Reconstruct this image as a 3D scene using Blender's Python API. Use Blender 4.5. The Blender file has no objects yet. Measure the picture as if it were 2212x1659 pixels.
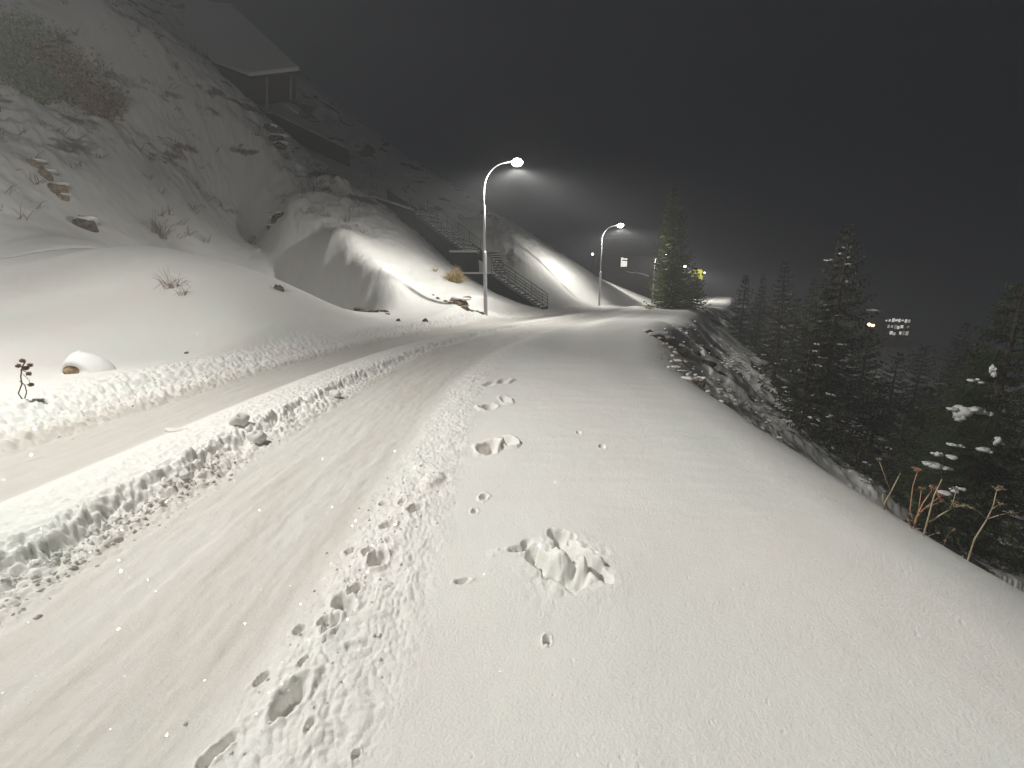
import bpy, bmesh, math, random
import numpy as np
from mathutils import Vector, Matrix
random.seed(7)
SC = bpy.context.scene
C = bpy.context.collection
R = math.radians

# ---------------------------------------------------------------- camera
F, HZ, CX, CY, CAMH = 929.0, 625.0, 1106.0, 829.5, 1.6      # survey frame 2212 x 1659
PITCH = math.atan((CY - HZ) / F)
cd = bpy.data.cameras.new('camera'); cam = bpy.data.objects.new('camera', cd); C.objects.link(cam)
cam.location = (0, 0, CAMH); cam.rotation_euler = (math.pi / 2 - PITCH, 0, 0)
cd.sensor_width = 36; cd.lens = 36 * F / 2212; cd.clip_end = 1500; cd.clip_start = 0.05
SC.camera = cam
SC.render.resolution_x = 1024; SC.render.resolution_y = 768

# ---------------------------------------------------------------- night sky
w = bpy.data.worlds.new('World'); SC.world = w; w.use_nodes = True
nt = w.node_tree; bg = nt.nodes['Background']
bg.inputs['Color'].default_value = (.50, .62, 1.0, 1)      # overcast night, faint and blue
SKY_STRENGTH = 0.012
bg.inputs['Strength'].default_value = SKY_STRENGTH

SC.view_settings.view_transform = 'Standard'; SC.view_settings.look = 'None'
SC.view_settings.exposure = 0.0; SC.view_settings.gamma = 1.0; SC.view_settings.use_curve_mapping = False
cy = SC.cycles
cy.max_bounces = 6; cy.diffuse_bounces = 4; cy.glossy_bounces = 2; cy.transmission_bounces = 2
cy.volume_bounces = 0; cy.transparent_max_bounces = 6; cy.use_denoising = True
cy.sample_clamp_indirect = 4; cy.caustics_reflective = False; cy.caustics_refractive = False

LAMP_POWER = 8800.0
HAZE = 0.0043

# ---------------------------------------------------------------- survey helpers
def ray(px, py):
    u = (px - CX) / F; v = (CY - py) / F
    return Vector((u, math.cos(PITCH) + math.sin(PITCH) * v, -math.sin(PITCH) + math.cos(PITCH) * v))
def at(px, py, y):                       # a surveyed point at distance y ahead
    d = ray(px, py); t = y / d[1]
    return (d[0] * t, y, CAMH + d[2] * t)
def gp(px, py, z=0.0):                   # a surveyed point on level z
    d = ray(px, py); t = (z - CAMH) / d[2]
    return (d[0] * t, d[1] * t)

# ---------------------------------------------------------------- numpy noise
def _h(ix, iy, s):
    n = (ix.astype(np.int64) * 374761393 + iy.astype(np.int64) * 668265263 + s * 974634777) & 0xffffffff
    n = ((n ^ (n >> 13)) * 1274126177) & 0xffffffff
    n = ((n ^ (n >> 16)) * 2246822519) & 0xffffffff
    return ((n ^ (n >> 15)) & 0xffffff) / float(0xffffff)
def vn(x, y, s=0):
    ix = np.floor(x); iy = np.floor(y); fx = x - ix; fy = y - iy
    fx = fx * fx * fx * (fx * (fx * 6 - 15) + 10); fy = fy * fy * fy * (fy * (fy * 6 - 15) + 10)
    a = _h(ix, iy, s); b = _h(ix + 1, iy, s); c = _h(ix, iy + 1, s); d = _h(ix + 1, iy + 1, s)
    return (a + (b - a) * fx) * (1 - fy) + (c + (d - c) * fx) * fy
def fbm(x, y, s=0, o=4, g=.5):
    r = 0; a = 1; t = 0
    for i in range(o):
        r = r + a * (vn(x, y, s + i) - .5); t += a; a *= g
        x, y = x * 1.93 * .8 - y * 1.93 * .6 + 13.1, x * 1.93 * .6 + y * 1.93 * .8 + 7.7
    return r / t * 2
def lumps(x, y, s=0):                    # rounded clods: 1 at a clod's top, 0 in the cracks
    ix = np.floor(x); iy = np.floor(y); m = np.full(np.shape(x), 9.0)
    for dx in (-1, 0, 1):
        for dy in (-1, 0, 1):
            cx = ix + dx; cy_ = iy + dy
            px = cx + .15 + .7 * _h(cx, cy_, s); py = cy_ + .15 + .7 * _h(cx, cy_, s + 31)
            r = .45 + .45 * _h(cx, cy_, s + 77)
            m = np.minimum(m, ((x - px) ** 2 + (y - py) ** 2) / (r * r))
    return np.clip(1 - m, 0, 1) ** .72
def ss(a, b, x):
    t = np.clip((x - a) / (b - a), 0, 1); return t * t * (3 - 2 * t)

# ---------------------------------------------------------------- road centre line
CL = [(-3.4, -60), (-3.4, -30), (-3.4, -5), (-3.42, 3), (-3.32, 7.5), (-2.95, 11), (-2.15, 14.3), (-.7, 18.3), (1.2, 22), (3.7, 26.5),
      (7.0, 32.8), (10.8, 39.8), (16.5, 50), (22.8, 61.2), (29.5, 73), (38, 88), (50, 108), (70, 138)]
def catmull(P, n=5):
    out = []
    for i in range(len(P) - 1):
        p0 = np.array(P[max(i - 1, 0)], float); p1 = np.array(P[i], float); p2 = np.array(P[i + 1], float); p3 = np.array(P[min(i + 2, len(P) - 1)], float)
        for k in range(n):
            t = k / n
            out.append(.5 * (2 * p1 + (p2 - p0) * t + (2 * p0 - 5 * p1 + 4 * p2 - p3) * t * t + (3 * p1 - p0 - 3 * p2 + p3) * t ** 3))
    out.append(np.array(P[-1], float)); return np.array(out)
CLs = catmull(CL)
SEGL = np.concatenate([[0], np.cumsum(np.hypot(*(CLs[1:] - CLs[:-1]).T))])
S0 = float(np.interp(0, CLs[:, 1], SEGL))
def road_so(x, y):
    best = np.full(np.shape(x), 1e9); so = np.zeros(np.shape(x)); oo = np.zeros(np.shape(x))
    for i in range(len(CLs) - 1):
        a = CLs[i]; d = CLs[i + 1] - a; L = math.hypot(*d); d = d / L
        t = np.clip((x - a[0]) * d[0] + (y - a[1]) * d[1], 0, L)
        qx = x - a[0] - d[0] * t; qy = y - a[1] - d[1] * t
        ds = qx * qx + qy * qy; m = ds < best
        best = np.where(m, ds, best); sg = np.sign(qx * d[1] - qy * d[0])
        oo = np.where(m, sg * np.sqrt(ds), oo); so = np.where(m, SEGL[i] + t - S0, so)
    return so, oo

# ---------------------------------------------------------------- hillside survey points
HP = [(-6.3, -12, .15), (-6.3, 0, .14), (-6.2, 4, .14), (-6.1, 8, .14), (-5.7, 12, .15), (-4.9, 15.3, .16), (-3.6, 18.6, .2), (-2.2, 20.6, .35), (-1.4, 22.3, .5),
      (-.2, 23.9, .35), (1.2, 27, .12), (2.5, 29.4, .1), (4.6, 34, .1), (8, 41.2, .1), (7, 41.5, .25), (13.5, 51, -.3), (19.5, 62, -.75), (26, 74, -1.2), (35, 90, -2),
      (-8.4, 3, .22), (-8.4, 6, .25), (-10.5, 6, .4), (-10.5, 1, .5), (-8.2, 10, .3), (-10, 9.5, .5)]
for q in [(0, 690, 10.8), (0, 610, 13), (0, 520, 15.5), (0, 430, 18), (150, 560, 14.3), (300, 700, 10.8), (300, 620, 12.6), (300, 545, 14.6), (150, 480, 16.6),
          (480, 690, 11), (480, 620, 12.8), (480, 570, 14.6), (600, 690, 12), (600, 640, 13.4), (598, 606, 15), (700, 680, 14), (690, 650, 15.4), (800, 697, 16.2),
          
          (0, 330, 20), (0, 180, 24), (0, 0, 28), (200, 400, 22), (200, 220, 26), (200, 0, 31), (400, 460, 25), (400, 300, 29.5), (400, 100, 35), (300, 320, 25.5),
          (500, 510, 26.0), (590, 545, 26.0), (520, 400, 31), (650, 560, 25.8), (700, 600, 23.9), (772, 640, 21.5), (815, 682, 18.9),
          (540, 330, 32.5), (630, 440, 28.6), (714, 510, 25.6), (800, 577, 23.2), (843, 630, 21.6),
          (590, 290, 35), (700, 390, 32), (800, 474, 29.8), (900, 564, 27.5), (965, 604, 26.2), (1015, 632, 25), (1060, 654, 24.2),
          (650, 425, 31), (750, 495, 28), (850, 580, 25), (920, 630, 23.2), (950, 664, 21.8), (1005, 672, 22), (900, 672, 20.8),
          (1120, 655, 33), (1060, 620, 34.5), (1000, 575, 36), (950, 530, 37.5), (860, 460, 39.5), (760, 395, 41), (700, 350, 42), (640, 300, 44), (560, 200, 48), (450, 120, 46),
          (800, 375, 44), (950, 470, 42), (1060, 560, 40.5), (1120, 560, 40), (1180, 600, 39.4), (1230, 640, 39), (1280, 662, 39.8), (1150, 650, 35.5),
          (1090, 505, 44), (1200, 560, 46.5), (1290, 606, 51), (1350, 635, 56), (1425, 655, 67), (1230, 610, 44), (1330, 655, 50),
          (735, 275, 52), (950, 385, 56), (1080, 470, 57), (1180, 535, 58), (500, 60, 50)]:
    HP.append(at(*q))
HP += [(-44, 40, 34), (-60, 60, 46), (-40, 90, 34), (-20, 100, 20), (0, 100, 10), (25, 110, -2), (-85, 20, 55), (-62, 0, 40), (-40, -10, 22), (-24, -10, 9), (-14, -10, 1.2),
       (-24, 5, 7), (-34, 10, 16), (-100, 120, 60), (0, 160, 14), (60, 170, -4), (-30, 70, 31), (-8, 75, 14), (-60, -40, 30), (-14, -50, 1)]
HPn = np.array(HP); MC = 1.8
def _phi(r2): return np.sqrt(r2 + MC * MC)
_n = len(HPn); _D = (HPn[:, None, 0] - HPn[None, :, 0]) ** 2 + (HPn[:, None, 1] - HPn[None, :, 1]) ** 2
_A = np.zeros((_n + 3, _n + 3)); _A[:_n, :_n] = -_phi(_D) + np.eye(_n) * .05; _A[:_n, _n:] = np.c_[np.ones(_n), HPn[:, :2]]; _A[_n:, :_n] = _A[:_n, _n:].T
_W = np.linalg.solve(_A, np.r_[HPn[:, 2], 0, 0, 0])
def hill_z(x, y):
    z = _W[_n] + _W[_n + 1] * x + _W[_n + 2] * y
    for i in range(_n):
        z = z - _W[i] * _phi((x - HPn[i, 0]) ** 2 + (y - HPn[i, 1]) ** 2)
    return z

# prints pressed into the snow: x, y, half length, half width, turn, depth
PRINTS = []
for (px, py, a, b, t, d) in [(620, 1505, .085, .055, .3, .075), (655, 1420, .03, .02, .3, .03), (740, 1300, .1, .045, -.7, .06), (712, 1345, .06, .04, .1, .06),
                             (765, 1270, .05, .035, 0, .05), (812, 1210, .06, .055, .2, .07), (795, 1185, .045, .04, .2, .05), (900, 1100, .065, .05, .5, .06),
                             (840, 1130, .05, .05, .5, .04), (770, 1633, .018, .012, .2, .03), (1180, 1395, .024, .02, .2, .035), (1045, 1078, .04, .03, 0, .04),
                             (1025, 1108, .035, .025, 0, .03), (1060, 968, .15, .10, .3, .11), (1098, 962, .13, .08, -.3, .08), (1055, 882, .15, .10, .3, .09), (1092, 868, .2, .07, -.2, .08), (930, 1042, .13, .10, .3, -.03),
                             (1088, 825, .2, .13, .2, .08), (1060, 829, .2, .1, .4, .05), (1000, 1262, .05, .02, 1.4, .035), (1235, 1175, .035, .03, 0, .03),
                             (1130, 1195, .035, .12, -.2, .03), (1250, 945, .05, .03, .1, .02), (1300, 975, .05, .03, .1, .02), (755, 1180, .03, .03, 0, .04), (700, 1330, .035, .03, 0, .04),
                             (870, 1080, .04, .03, .3, .04), (830, 1080, .03, .04, .3, .035), (645, 1345, .03, .025, .3, .03), (560, 1450, .03, .02, .3, .03), (480, 1590, .05, .03, .3, .04), (440, 1625, .05, .03, .3, .04)]:
    x, y = gp(px, py); PRINTS.append((x, y, a, b, t, d))
rp = random.Random(3)
for k in range(420):                     # small pock marks fallen on the snow
    x = rp.uniform(-.9, 3.4); y = 1.0 + 8 * rp.random() ** 1.5 ; r = rp.uniform(.003, .008) * (1 + y * .12)
    PRINTS.append((x, y, r, r * .8, rp.uniform(0, 3), r * .4))
for k in range(55):                     # trampled edge between wheel rut and untouched snow
    y = rp.uniform(1.2, 16); x = float(np.interp(y, CLs[:, 1], CLs[:, 0])) + rp.gauss(2.6, .11)
    PRINTS.append((x, y, rp.uniform(.018, .045), rp.uniform(.015, .035), rp.uniform(0, 3), rp.uniform(.01, .028)))

CR = np.array([at(*q)[:2] for q in [(545, 260, 36), (585, 345, 32), (622, 420, 29.2), (665, 475, 27.2), (714, 511, 25.6), (762, 543, 24.3), (803, 577, 23.1), (838, 622, 21.7), (866, 676, 20.0)]])
def crest_d(x, y):
    best = np.full(np.shape(x), 1e9); out = np.full(np.shape(x), -99.0); tt = np.zeros(np.shape(x))
    for i in range(len(CR) - 1):
        a = CR[i]; d = CR[i + 1] - a; L = math.hypot(*d); d = d / L
        t = np.clip((x - a[0]) * d[0] + (y - a[1]) * d[1], 0, L); qx = x - a[0] - d[0] * t; qy = y - a[1] - d[1] * t
        ds = qx * qx + qy * qy; m = ds < best; best = np.where(m, ds, best)
        out = np.where(m, np.sign(qx * d[1] - qy * d[0]) * np.sqrt(ds), out); tt = np.where(m, i + t / L, tt)
    return out, tt / (len(CR) - 1)
def terrain(x, y, fine=True):
    """height and bare-ground amount for arrays of positions"""
    x = np.asarray(x, float); y = np.asarray(y, float)
    s, o = road_so(x, y)
    o = o + .05 * fbm(s * .5, s * 0 + 3, 5, 2) + .02 * fbm(s * 2.2, o * 0 + 1, 6, 2) * (np.abs(o) < 4)
    base = np.interp(s, [-60, 0, 20, 30, 45, 60, 68, 80, 100, 150], [0, 0, 0, .02, 0, -.5, -.8, -1.0, .2, -1])
    d = np.hypot(x, y)
    # cross profile
    left_rut = -.07 * ss(-2.15, -1.75, o) * (1 - ss(-.75, -.35, o))
    oe = o + .07 * fbm(s * 2.3, s * .6 + 5, 7, 2, .7) + .05 * fbm(x * 9, y * 9, 19, 3) * (np.abs(o) < 1.5)
    ridge = .055 * ss(-.85, -.1, o) * (1 - ss(.24, .54, oe))
    right_rut = -.06 * ss(.32, .56, oe) * (1 - ss(2.15, 2.75, o))
    berm = .10 * ss(2.45, 2.8, o) * (1 - ss(2.8, 3.7, o)) * ss(12, 18, s) * .6
    prof = left_rut + ridge + right_rut + berm
    roll0 = np.interp(s, [-30, 3, 7, 14, 22, 40, 80], [5.6, 5.6, 5.9, 6.05, 5.7, 5.2, 5.0])
    q = np.clip(o - roll0, 0, None); sl = .78; kk = .26; qm = sl / (2 * kk)
    drop = -np.where(q < qm, kk * q * q, kk * qm * qm + sl * (q - qm))
    drop = -13.5 * (1 - np.exp(drop / 13.5)) - 2.0 * ss(14, 60, q)
    dune = .34 * np.exp(-((s - 21.5) / 3.2) ** 2) * ss(3.0, 4.6, o) * (1 - ss(6.0, 8, o)) - .10 * np.exp(-((s - 14.5) / 3.0) ** 2) * ss(2.9, 4.2, o) * (1 - ss(5.5, 7, o))
    dome = .05 * ss(2.6, 4, o) * (1 - ss(5, 6.2, o)) * (1 - ss(8, 14, s))
    z = base + prof + drop + dune + dome
    steep = ss(.8, 2.2, q)
    gul = fbm(s * .5, o * .25, 21, 2)
    z = z + steep * (.6 * gul + .28 * (.3 + .7 * ss(6, 12, s)) * fbm(x * .9 + .35 * fbm(x * 2.1, y * 2.1, 27, 3), y * .9 + .35 * fbm(x * 2.1 + 9, y * 2.1, 28, 3), 23, 4, .45) - .22) + ss(14, 30, q) * 3.5 * fbm(x * .05, y * .05, 29, 3)
    # left side
    L = 1 - ss(-3.6, -2.9, o); hz = hill_z(x, y) if np.any(L > 0) else z
    cdd, ct_ = crest_d(x, y)
    cdd = cdd + .35 * fbm(x * .5, y * .5, 18, 3)
    hz = hz - (2.3 - 1.4 * ct_) * ss(-.3, 2.0, cdd) * (1 - ss(6, 14, cdd)) * ss(0, .12, ct_) * (1 - ss(.9, 1, ct_)) + .22 * np.exp(-((cdd + .5) / .8) ** 2) * ss(0, .15, ct_) * (1 - ss(.85, 1, ct_))
    up = np.clip((hz - 2.8) / 3.5, 0, 1)
    hz = hz + up * (.20 * fbm(x * .5, y * .5, 11, 4) + .10 * np.abs(fbm(x * 1.1, y * 1.1 + 9, 12, 4)))
    sp = ss(19, 22, y) * ss(.5, 1.2, hz) * (y < 60)
    hz = hz + sp * (.07 * fbm(x * .9 + .3 * fbm(x * 2, y * 2, 15, 2), y * .9, 14, 5, .6) + .014 * lumps(x * 2.2 + .4 * fbm(x * 2, y * 2, 16, 2), y * 2.2, 17))
    rocky = ss(3.2, 9, hz) * ss(-.2, .3, fbm(x * .16, y * .16, 41, 3) + .22)
    hz = hz + rocky * (.55 * fbm(x * .9, y * .9, 42, 5, .6) )
    z = z * (1 - L) + hz * L
    z = z + .42 * np.exp(-(((x + 1.6) / 1.6) ** 2 + ((y - 22.4) / 2.0) ** 2)) * (1 - ss(-2.5, -1.5, o))
    # thrown-up bank left of the road
    nb = fbm(s * .6, s * 0, 50, 3)
    bk = np.exp(-((o + 2.95 + .12 * nb) / .48) ** 2) * (.15 + .05 * nb) * (1 - .35 * ss(14, 24, s))
    z = z + bk + .06 * ss(-4.2, -2.9, -(-o)) * 0
    cut = ss(-2.75, -2.35, o) * (1 - ss(-2.2, -1.9, o)) * -.03
    z = z + cut
    bare = np.zeros_like(z)
    if fine:
        near = (d < 40)
        # clods on the bank and the ridge between the wheel ruts
        wb = ss(-3.45, -2.95, o) * (1 - ss(-2.35, -1.75, o)) * near
        wf = ss(-2.4, -2.1, o) * (1 - ss(-2.0, -1.6, o)) * near
        wr = ss(.18, .42, o) * (1 - ss(.62, .95, o)) * near
        wr2 = ss(-.6, -.1, o) * (1 - ss(.35, .5, o)) * near
        wt = ss(2.2, 2.45, o) * (1 - ss(2.75, 3.1, o)) * near
        wx = x + .05 * fbm(x * 6, y * 6, 60, 2); wy = y + .05 * fbm(x * 6, y * 6, 63, 2)
        l1 = lumps(wx * 7, wy * 7, 1); l2 = lumps(wx * 13, wy * 13, 2); l3 = lumps(wx * 27, wy * 27, 3); f1 = fbm(x * 30, y * 30, 8, 3)
        clod = .062 * l1 + .04 * l2 + .018 * l3 + .008 * f1 - .045
        patch = ss(-.5, .25, fbm(s * .9, o * 1.5, 71, 3))
        z = z + clod * (1.15 * wb + .8 * wf * patch) + (.05 * l1 * ss(-.3, .3, fbm(s * 1.4, o * 2, 73, 2)) + .042 * l2 + .02 * l3 + .010 * f1 - .04) * wr * (.6 + .7 * patch)
        z = z + (.012 * l2 + .010 * l3 + .012 * fbm(x * 12, y * 12, 9, 3)) * wr2
        z = z + (.009 * l3 + .012 * fbm(x * 14, y * 14, 91, 4) + .015 * fbm(x * 5, y * 5, 92, 2)) * wt * (1 - .5 * ss(8, 18, s))
        # long tyre streaks in the ruts
        rut = ss(-2.0, -1.7, o) * (1 - ss(-.9, -.6, o)) + ss(.6, .9, o) * (1 - ss(2.1, 2.4, o))
        z = z + rut * (.006 * fbm(s * .8, o * 9, 81, 3) + .005 * fbm(s * 4, o * 14, 82, 3) + .004 * fbm(s * 9, o * 9, 87, 3))
        vg = ss(2.8, 3.4, o) * (1 - steep)
        z = z + vg * (.022 * fbm(x * .6, y * .9, 83, 3) + .004 * fbm(x * 1.6 + y * .8, y * 4.5, 88, 3) + .0016 * fbm(x * 9, y * 9, 84, 5, .65))
        lv = (1 - ss(-3.9, -3.4, o)) * (1 - up)
        z = z + lv * (.02 * fbm(x * .8, y * .5, 85, 3) + .004 * fbm(x * 6, y * 6, 86, 3))
        for (a, b, la, lb, t, dp) in PRINTS:
            R_ = 3.2 * max(la, lb); m = (np.abs(x - a) < R_) & (np.abs(y - b) < R_)
            if not m.any(): continue
            u = x[m] - a; v = y[m] - b; ct, st = math.cos(t), math.sin(t)
            p = (u * st + v * ct) / la; qn = (u * ct - v * st) / lb
            rr = np.sqrt(p * p + qn * qn) * (1 + .5 * fbm(x[m] * .5 / la, y[m] * .5 / la, 95, 4, .6))
            big = la > .11
            if big: rr = np.sqrt(p * p + qn * qn) * (1 + .6 * fbm(x[m] * .6 / la, y[m] * .6 / la, 95, 4, .6))
            zz = -dp * (1 - ss(.5 if big else .62, 1.05, rr)) + .22 * dp * np.exp(-((rr - 1.3) / .25) ** 2) + (.75 if big else .4) * dp * fbm(x[m] * 1.1 / la, y[m] * 1.1 / la, 96, 3) * (1 - ss(1.0, 1.7, rr))
            z[m] += zz
        # the big kicked-up hole
        cx, cy_ = gp(1230, 1232); m = (np.abs(x - cx) < .55) & (np.abs(y - cy_) < .65)
        if m.any():
            u = x[m] - cx; v = y[m] - cy_
            u2 = u + .05 * fbm(x[m] * 7, y[m] * 7, 101, 3); v2 = v + .05 * fbm(x[m] * 7 + 5, y[m] * 7, 102, 3)
            def seg(ax, ay, bx, by, r):
                dx, dy = bx - ax, by - ay; t = np.clip(((u2 - ax) * dx + (v2 - ay) * dy) / (dx * dx + dy * dy), 0, 1)
                return np.sqrt((u2 - ax - dx * t) ** 2 + (v2 - ay - dy * t) ** 2) / r
            zz = 0
            for (ax, ay, bx, by, r, dp) in [(-.04, .30, .03, .12, .06, .10), (.03, .12, .15, -.10, .055, .07), (-.19, .10, -.13, -.04, .07, .12), (-.13, -.04, .02, -.16, .07, .09),
                                            (.15, -.10, .19, -.16, .045, .06), (-.24, .22, -.2, .14, .045, .04)]:
                zz = zz - .95 * dp * (1 - ss(.2, 1.1, seg(ax, ay, bx, by, r)))
            for (ax, ay, bx, by, r, dp) in [(-.06, .10, -.02, -.05, .06, .05), (.06, .12, .17, -.03, .04, .045), (.04, -.10, .08, -.02, .03, .05)]:
                zz = zz + dp * (1 - ss(.2, 1.0, seg(ax, ay, bx, by, r)))
            env = np.exp(-((u / .24 + .25 * fbm(x[m] * 5, y[m] * 5, 108, 2)) ** 2 + (v / .28 + .25 * fbm(x[m] * 5, y[m] * 5, 109, 2)) ** 2) ** 1.5)
            zz = zz + env * (.014 * fbm(x[m] * 32, y[m] * 32, 106, 3) + .03 * fbm(x[m] * 9, y[m] * 9, 103, 4) + .012 * lumps(x[m] * 11 + fbm(x[m] * 9, y[m] * 9, 107, 2), y[m] * 11, 104) - .006)
            z[m] += zz
        # bare earth
        st = fbm(s * 1.0 + o * .4, o * .4, 24, 4, .6); st2 = fbm(x * 2.5, y * 2.5, 25, 4, .6)
        bare = np.maximum(bare, steep * ss(.16, .42, st * .8 + st2 * .5 - .08 + .12 * (o > 12)) * (s > 8) * (1 - L))
        bare = np.maximum(bare, steep * ss(.1, .45, fbm(x * 1.5, y * 1.5, 26, 4)) * (s <= 8) * (1 - L))
        bare = np.maximum(bare, L * rocky * ss(.0, .36, fbm(x * .35 + y * .25 + hz * .2, hz * 1.1 - x * .15, 45, 5, .68)))
    return z, bare, s, o, L, steep
def gz(x, y):
    return float(terrain(np.array([x]), np.array([y]), False)[0][0])
def gzf(x, y):
    return float(terrain(np.array([float(x)]), np.array([float(y)]), True)[0][0])

# ---------------------------------------------------------------- materials
def mat(name, col, rough=.7, spec=.3, metal=0):
    m = bpy.data.materials.new(name); m.use_nodes = True; b = m.node_tree.nodes['Principled BSDF']
    b.inputs['Base Color'].default_value = (*col, 1); b.inputs['Roughness'].default_value = rough
    b.inputs['Specular IOR Level'].default_value = spec; b.inputs['Metallic'].default_value = metal
    return m
def nd(m, t, **k):
    n = m.node_tree.nodes.new(t)
    for a, v in k.items(): setattr(n, a, v)
    return n
def noisy(m, c1, c2, scale, bump=.3, dist=.02, detail=6, rough=.62):
    """noise-mixed colour and bump on a plain material"""
    l = m.node_tree.links; b = m.node_tree.nodes['Principled BSDF']
    g = nd(m, 'ShaderNodeTexCoord'); n = nd(m, 'ShaderNodeTexNoise'); n.inputs['Scale'].default_value = scale; n.inputs['Detail'].default_value = detail; n.inputs['Roughness'].default_value = rough
    r = nd(m, 'ShaderNodeValToRGB'); r.color_ramp.elements[0].position = .35; r.color_ramp.elements[1].position = .65
    r.color_ramp.elements[0].color = (*c1, 1); r.color_ramp.elements[1].color = (*c2, 1)
    bp = nd(m, 'ShaderNodeBump'); bp.inputs['Strength'].default_value = bump; bp.inputs['Distance'].default_value = dist
    l.new(g.outputs['Object'], n.inputs['Vector']); l.new(n.outputs['Fac'], r.inputs['Fac']); l.new(r.outputs['Color'], b.inputs['Base Color'])
    l.new(n.outputs['Fac'], bp.inputs['Height']); l.new(bp.outputs['Normal'], b.inputs['Normal'])
    return m
def snow_mat(name, col, bare=False, soft=1.12, earth=((.035, .03, .025, 1), (.16, .125, .095, 1)), icy=False, grain=1.0, sparkle=True):
    m = mat(name, col, .6, .25); l = m.node_tree.links; b = m.node_tree.nodes['Principled BSDF']
    g = nd(m, 'ShaderNodeTexCoord'); P = g.outputs['Object']
    if not bare: b.inputs['Subsurface Weight'].default_value = .45; b.inputs['Subsurface Radius'].default_value = (1, .95, .9); b.inputs['Subsurface Scale'].default_value = .022
    n1 = nd(m, 'ShaderNodeTexNoise'); n1.inputs['Scale'].default_value = 75; n1.inputs['Detail'].default_value = 5; n1.inputs['Roughness'].default_value = .7
    n2 = nd(m, 'ShaderNodeTexNoise'); n2.inputs['Scale'].default_value = 9; n2.inputs['Detail'].default_value = 4
    l.new(P, n1.inputs['Vector']); l.new(P, n2.inputs['Vector'])
    b1 = nd(m, 'ShaderNodeBump'); b1.inputs['Strength'].default_value = .85 * grain; b1.inputs['Distance'].default_value = .008
    b2 = nd(m, 'ShaderNodeBump'); b2.inputs['Strength'].default_value = .14; b2.inputs['Distance'].default_value = .02
    l.new(n1.outputs['Fac'], b1.inputs['Height']); l.new(n2.outputs['Fac'], b2.inputs['Height']); l.new(b2.outputs['Normal'], b1.inputs['Normal'])
    # soft colour variation in the snow itself
    n3 = nd(m, 'ShaderNodeTexNoise'); n3.inputs['Scale'].default_value = .7; n3.inputs['Detail'].default_value = 3; l.new(P, n3.inputs['Vector'])
    r3 = nd(m, 'ShaderNodeValToRGB'); r3.color_ramp.elements[0].position = .3; r3.color_ramp.elements[1].position = .7
    r3.color_ramp.elements[0].color = (col[0], col[1] * .965, col[2] * .95, 1); r3.color_ramp.elements[1].color = (col[0] * .975, col[1], col[2] * .97, 1)
    l.new(n3.outputs['Fac'], r3.inputs['Fac']); out = r3.outputs['Color']
    if icy:
        at_ = nd(m, 'ShaderNodeAttribute', attribute_name='rut')
        n4 = nd(m, 'ShaderNodeTexNoise'); n4.inputs['Scale'].default_value = 1.0; n4.inputs['Detail'].default_value = 5
        mp = nd(m, 'ShaderNodeMapping'); mp.inputs['Scale'].default_value = (2.6, .5, 1); l.new(P, mp.inputs['Vector']); l.new(mp.outputs['Vector'], n4.inputs['Vector'])
        r4 = nd(m, 'ShaderNodeMapRange'); r4.inputs['From Min'].default_value = .42; r4.inputs['From Max'].default_value = .68; l.new(n4.outputs['Fac'], r4.inputs['Value'])
        mu = nd(m, 'ShaderNodeMath', operation='MULTIPLY'); l.new(at_.outputs['Fac'], mu.inputs[0]); l.new(r4.outputs['Result'], mu.inputs[1])
        mx = nd(m, 'ShaderNodeMix', data_type='RGBA'); mx.inputs['B'].default_value = (.58, .52, .42, 1)
        l.new(mu.outputs[0], mx.inputs['Factor']); l.new(out, mx.inputs['A']); out = mx.outputs['Result']
        ma = nd(m, 'ShaderNodeMix', data_type='RGBA'); ma.inputs['B'].default_value = (.60, .575, .53, 1)
        m2 = nd(m, 'ShaderNodeMath', operation='MULTIPLY'); m2.inputs[1].default_value = .9; l.new(at_.outputs['Fac'], m2.inputs[0])
        l.new(m2.outputs[0], ma.inputs['Factor']); l.new(out, ma.inputs['A']); out = ma.outputs['Result']
        rr = nd(m, 'ShaderNodeMapRange'); rr.inputs['To Min'].default_value = .6; rr.inputs['To Max'].default_value = .42; l.new(at_.outputs['Fac'], rr.inputs['Value']); l.new(rr.outputs['Result'], b.inputs['Roughness'])
    if bare:
        at_ = nd(m, 'ShaderNodeAttribute', attribute_name='bare')
        n5 = nd(m, 'ShaderNodeTexNoise'); n5.inputs['Scale'].default_value = 3.2; n5.inputs['Detail'].default_value = 7; n5.inputs['Roughness'].default_value = .7; l.new(P, n5.inputs['Vector'])
        r5 = nd(m, 'ShaderNodeValToRGB'); r5.color_ramp.elements[0].position = .3; r5.color_ramp.elements[1].position = .7
        r5.color_ramp.elements[0].color = earth[0]; r5.color_ramp.elements[1].color = earth[1]; l.new(n5.outputs['Fac'], r5.inputs['Fac'])
        ad = nd(m, 'ShaderNodeMath', operation='ADD'); l.new(at_.outputs['Fac'], ad.inputs[0]); l.new(n5.outputs['Fac'], ad.inputs[1])
        rg = nd(m, 'ShaderNodeMapRange'); rg.inputs['From Min'].default_value = .9; rg.inputs['From Max'].default_value = soft; l.new(ad.outputs[0], rg.inputs['Value'])
        mx = nd(m, 'ShaderNodeMix', data_type='RGBA'); l.new(rg.outputs['Result'], mx.inputs['Factor']); l.new(out, mx.inputs['A']); l.new(r5.outputs['Color'], mx.inputs['B']); out = mx.outputs['Result']
    l.new(out, b.inputs['Base Color']); l.new(b1.outputs['Normal'], b.inputs['Normal'])
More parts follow.
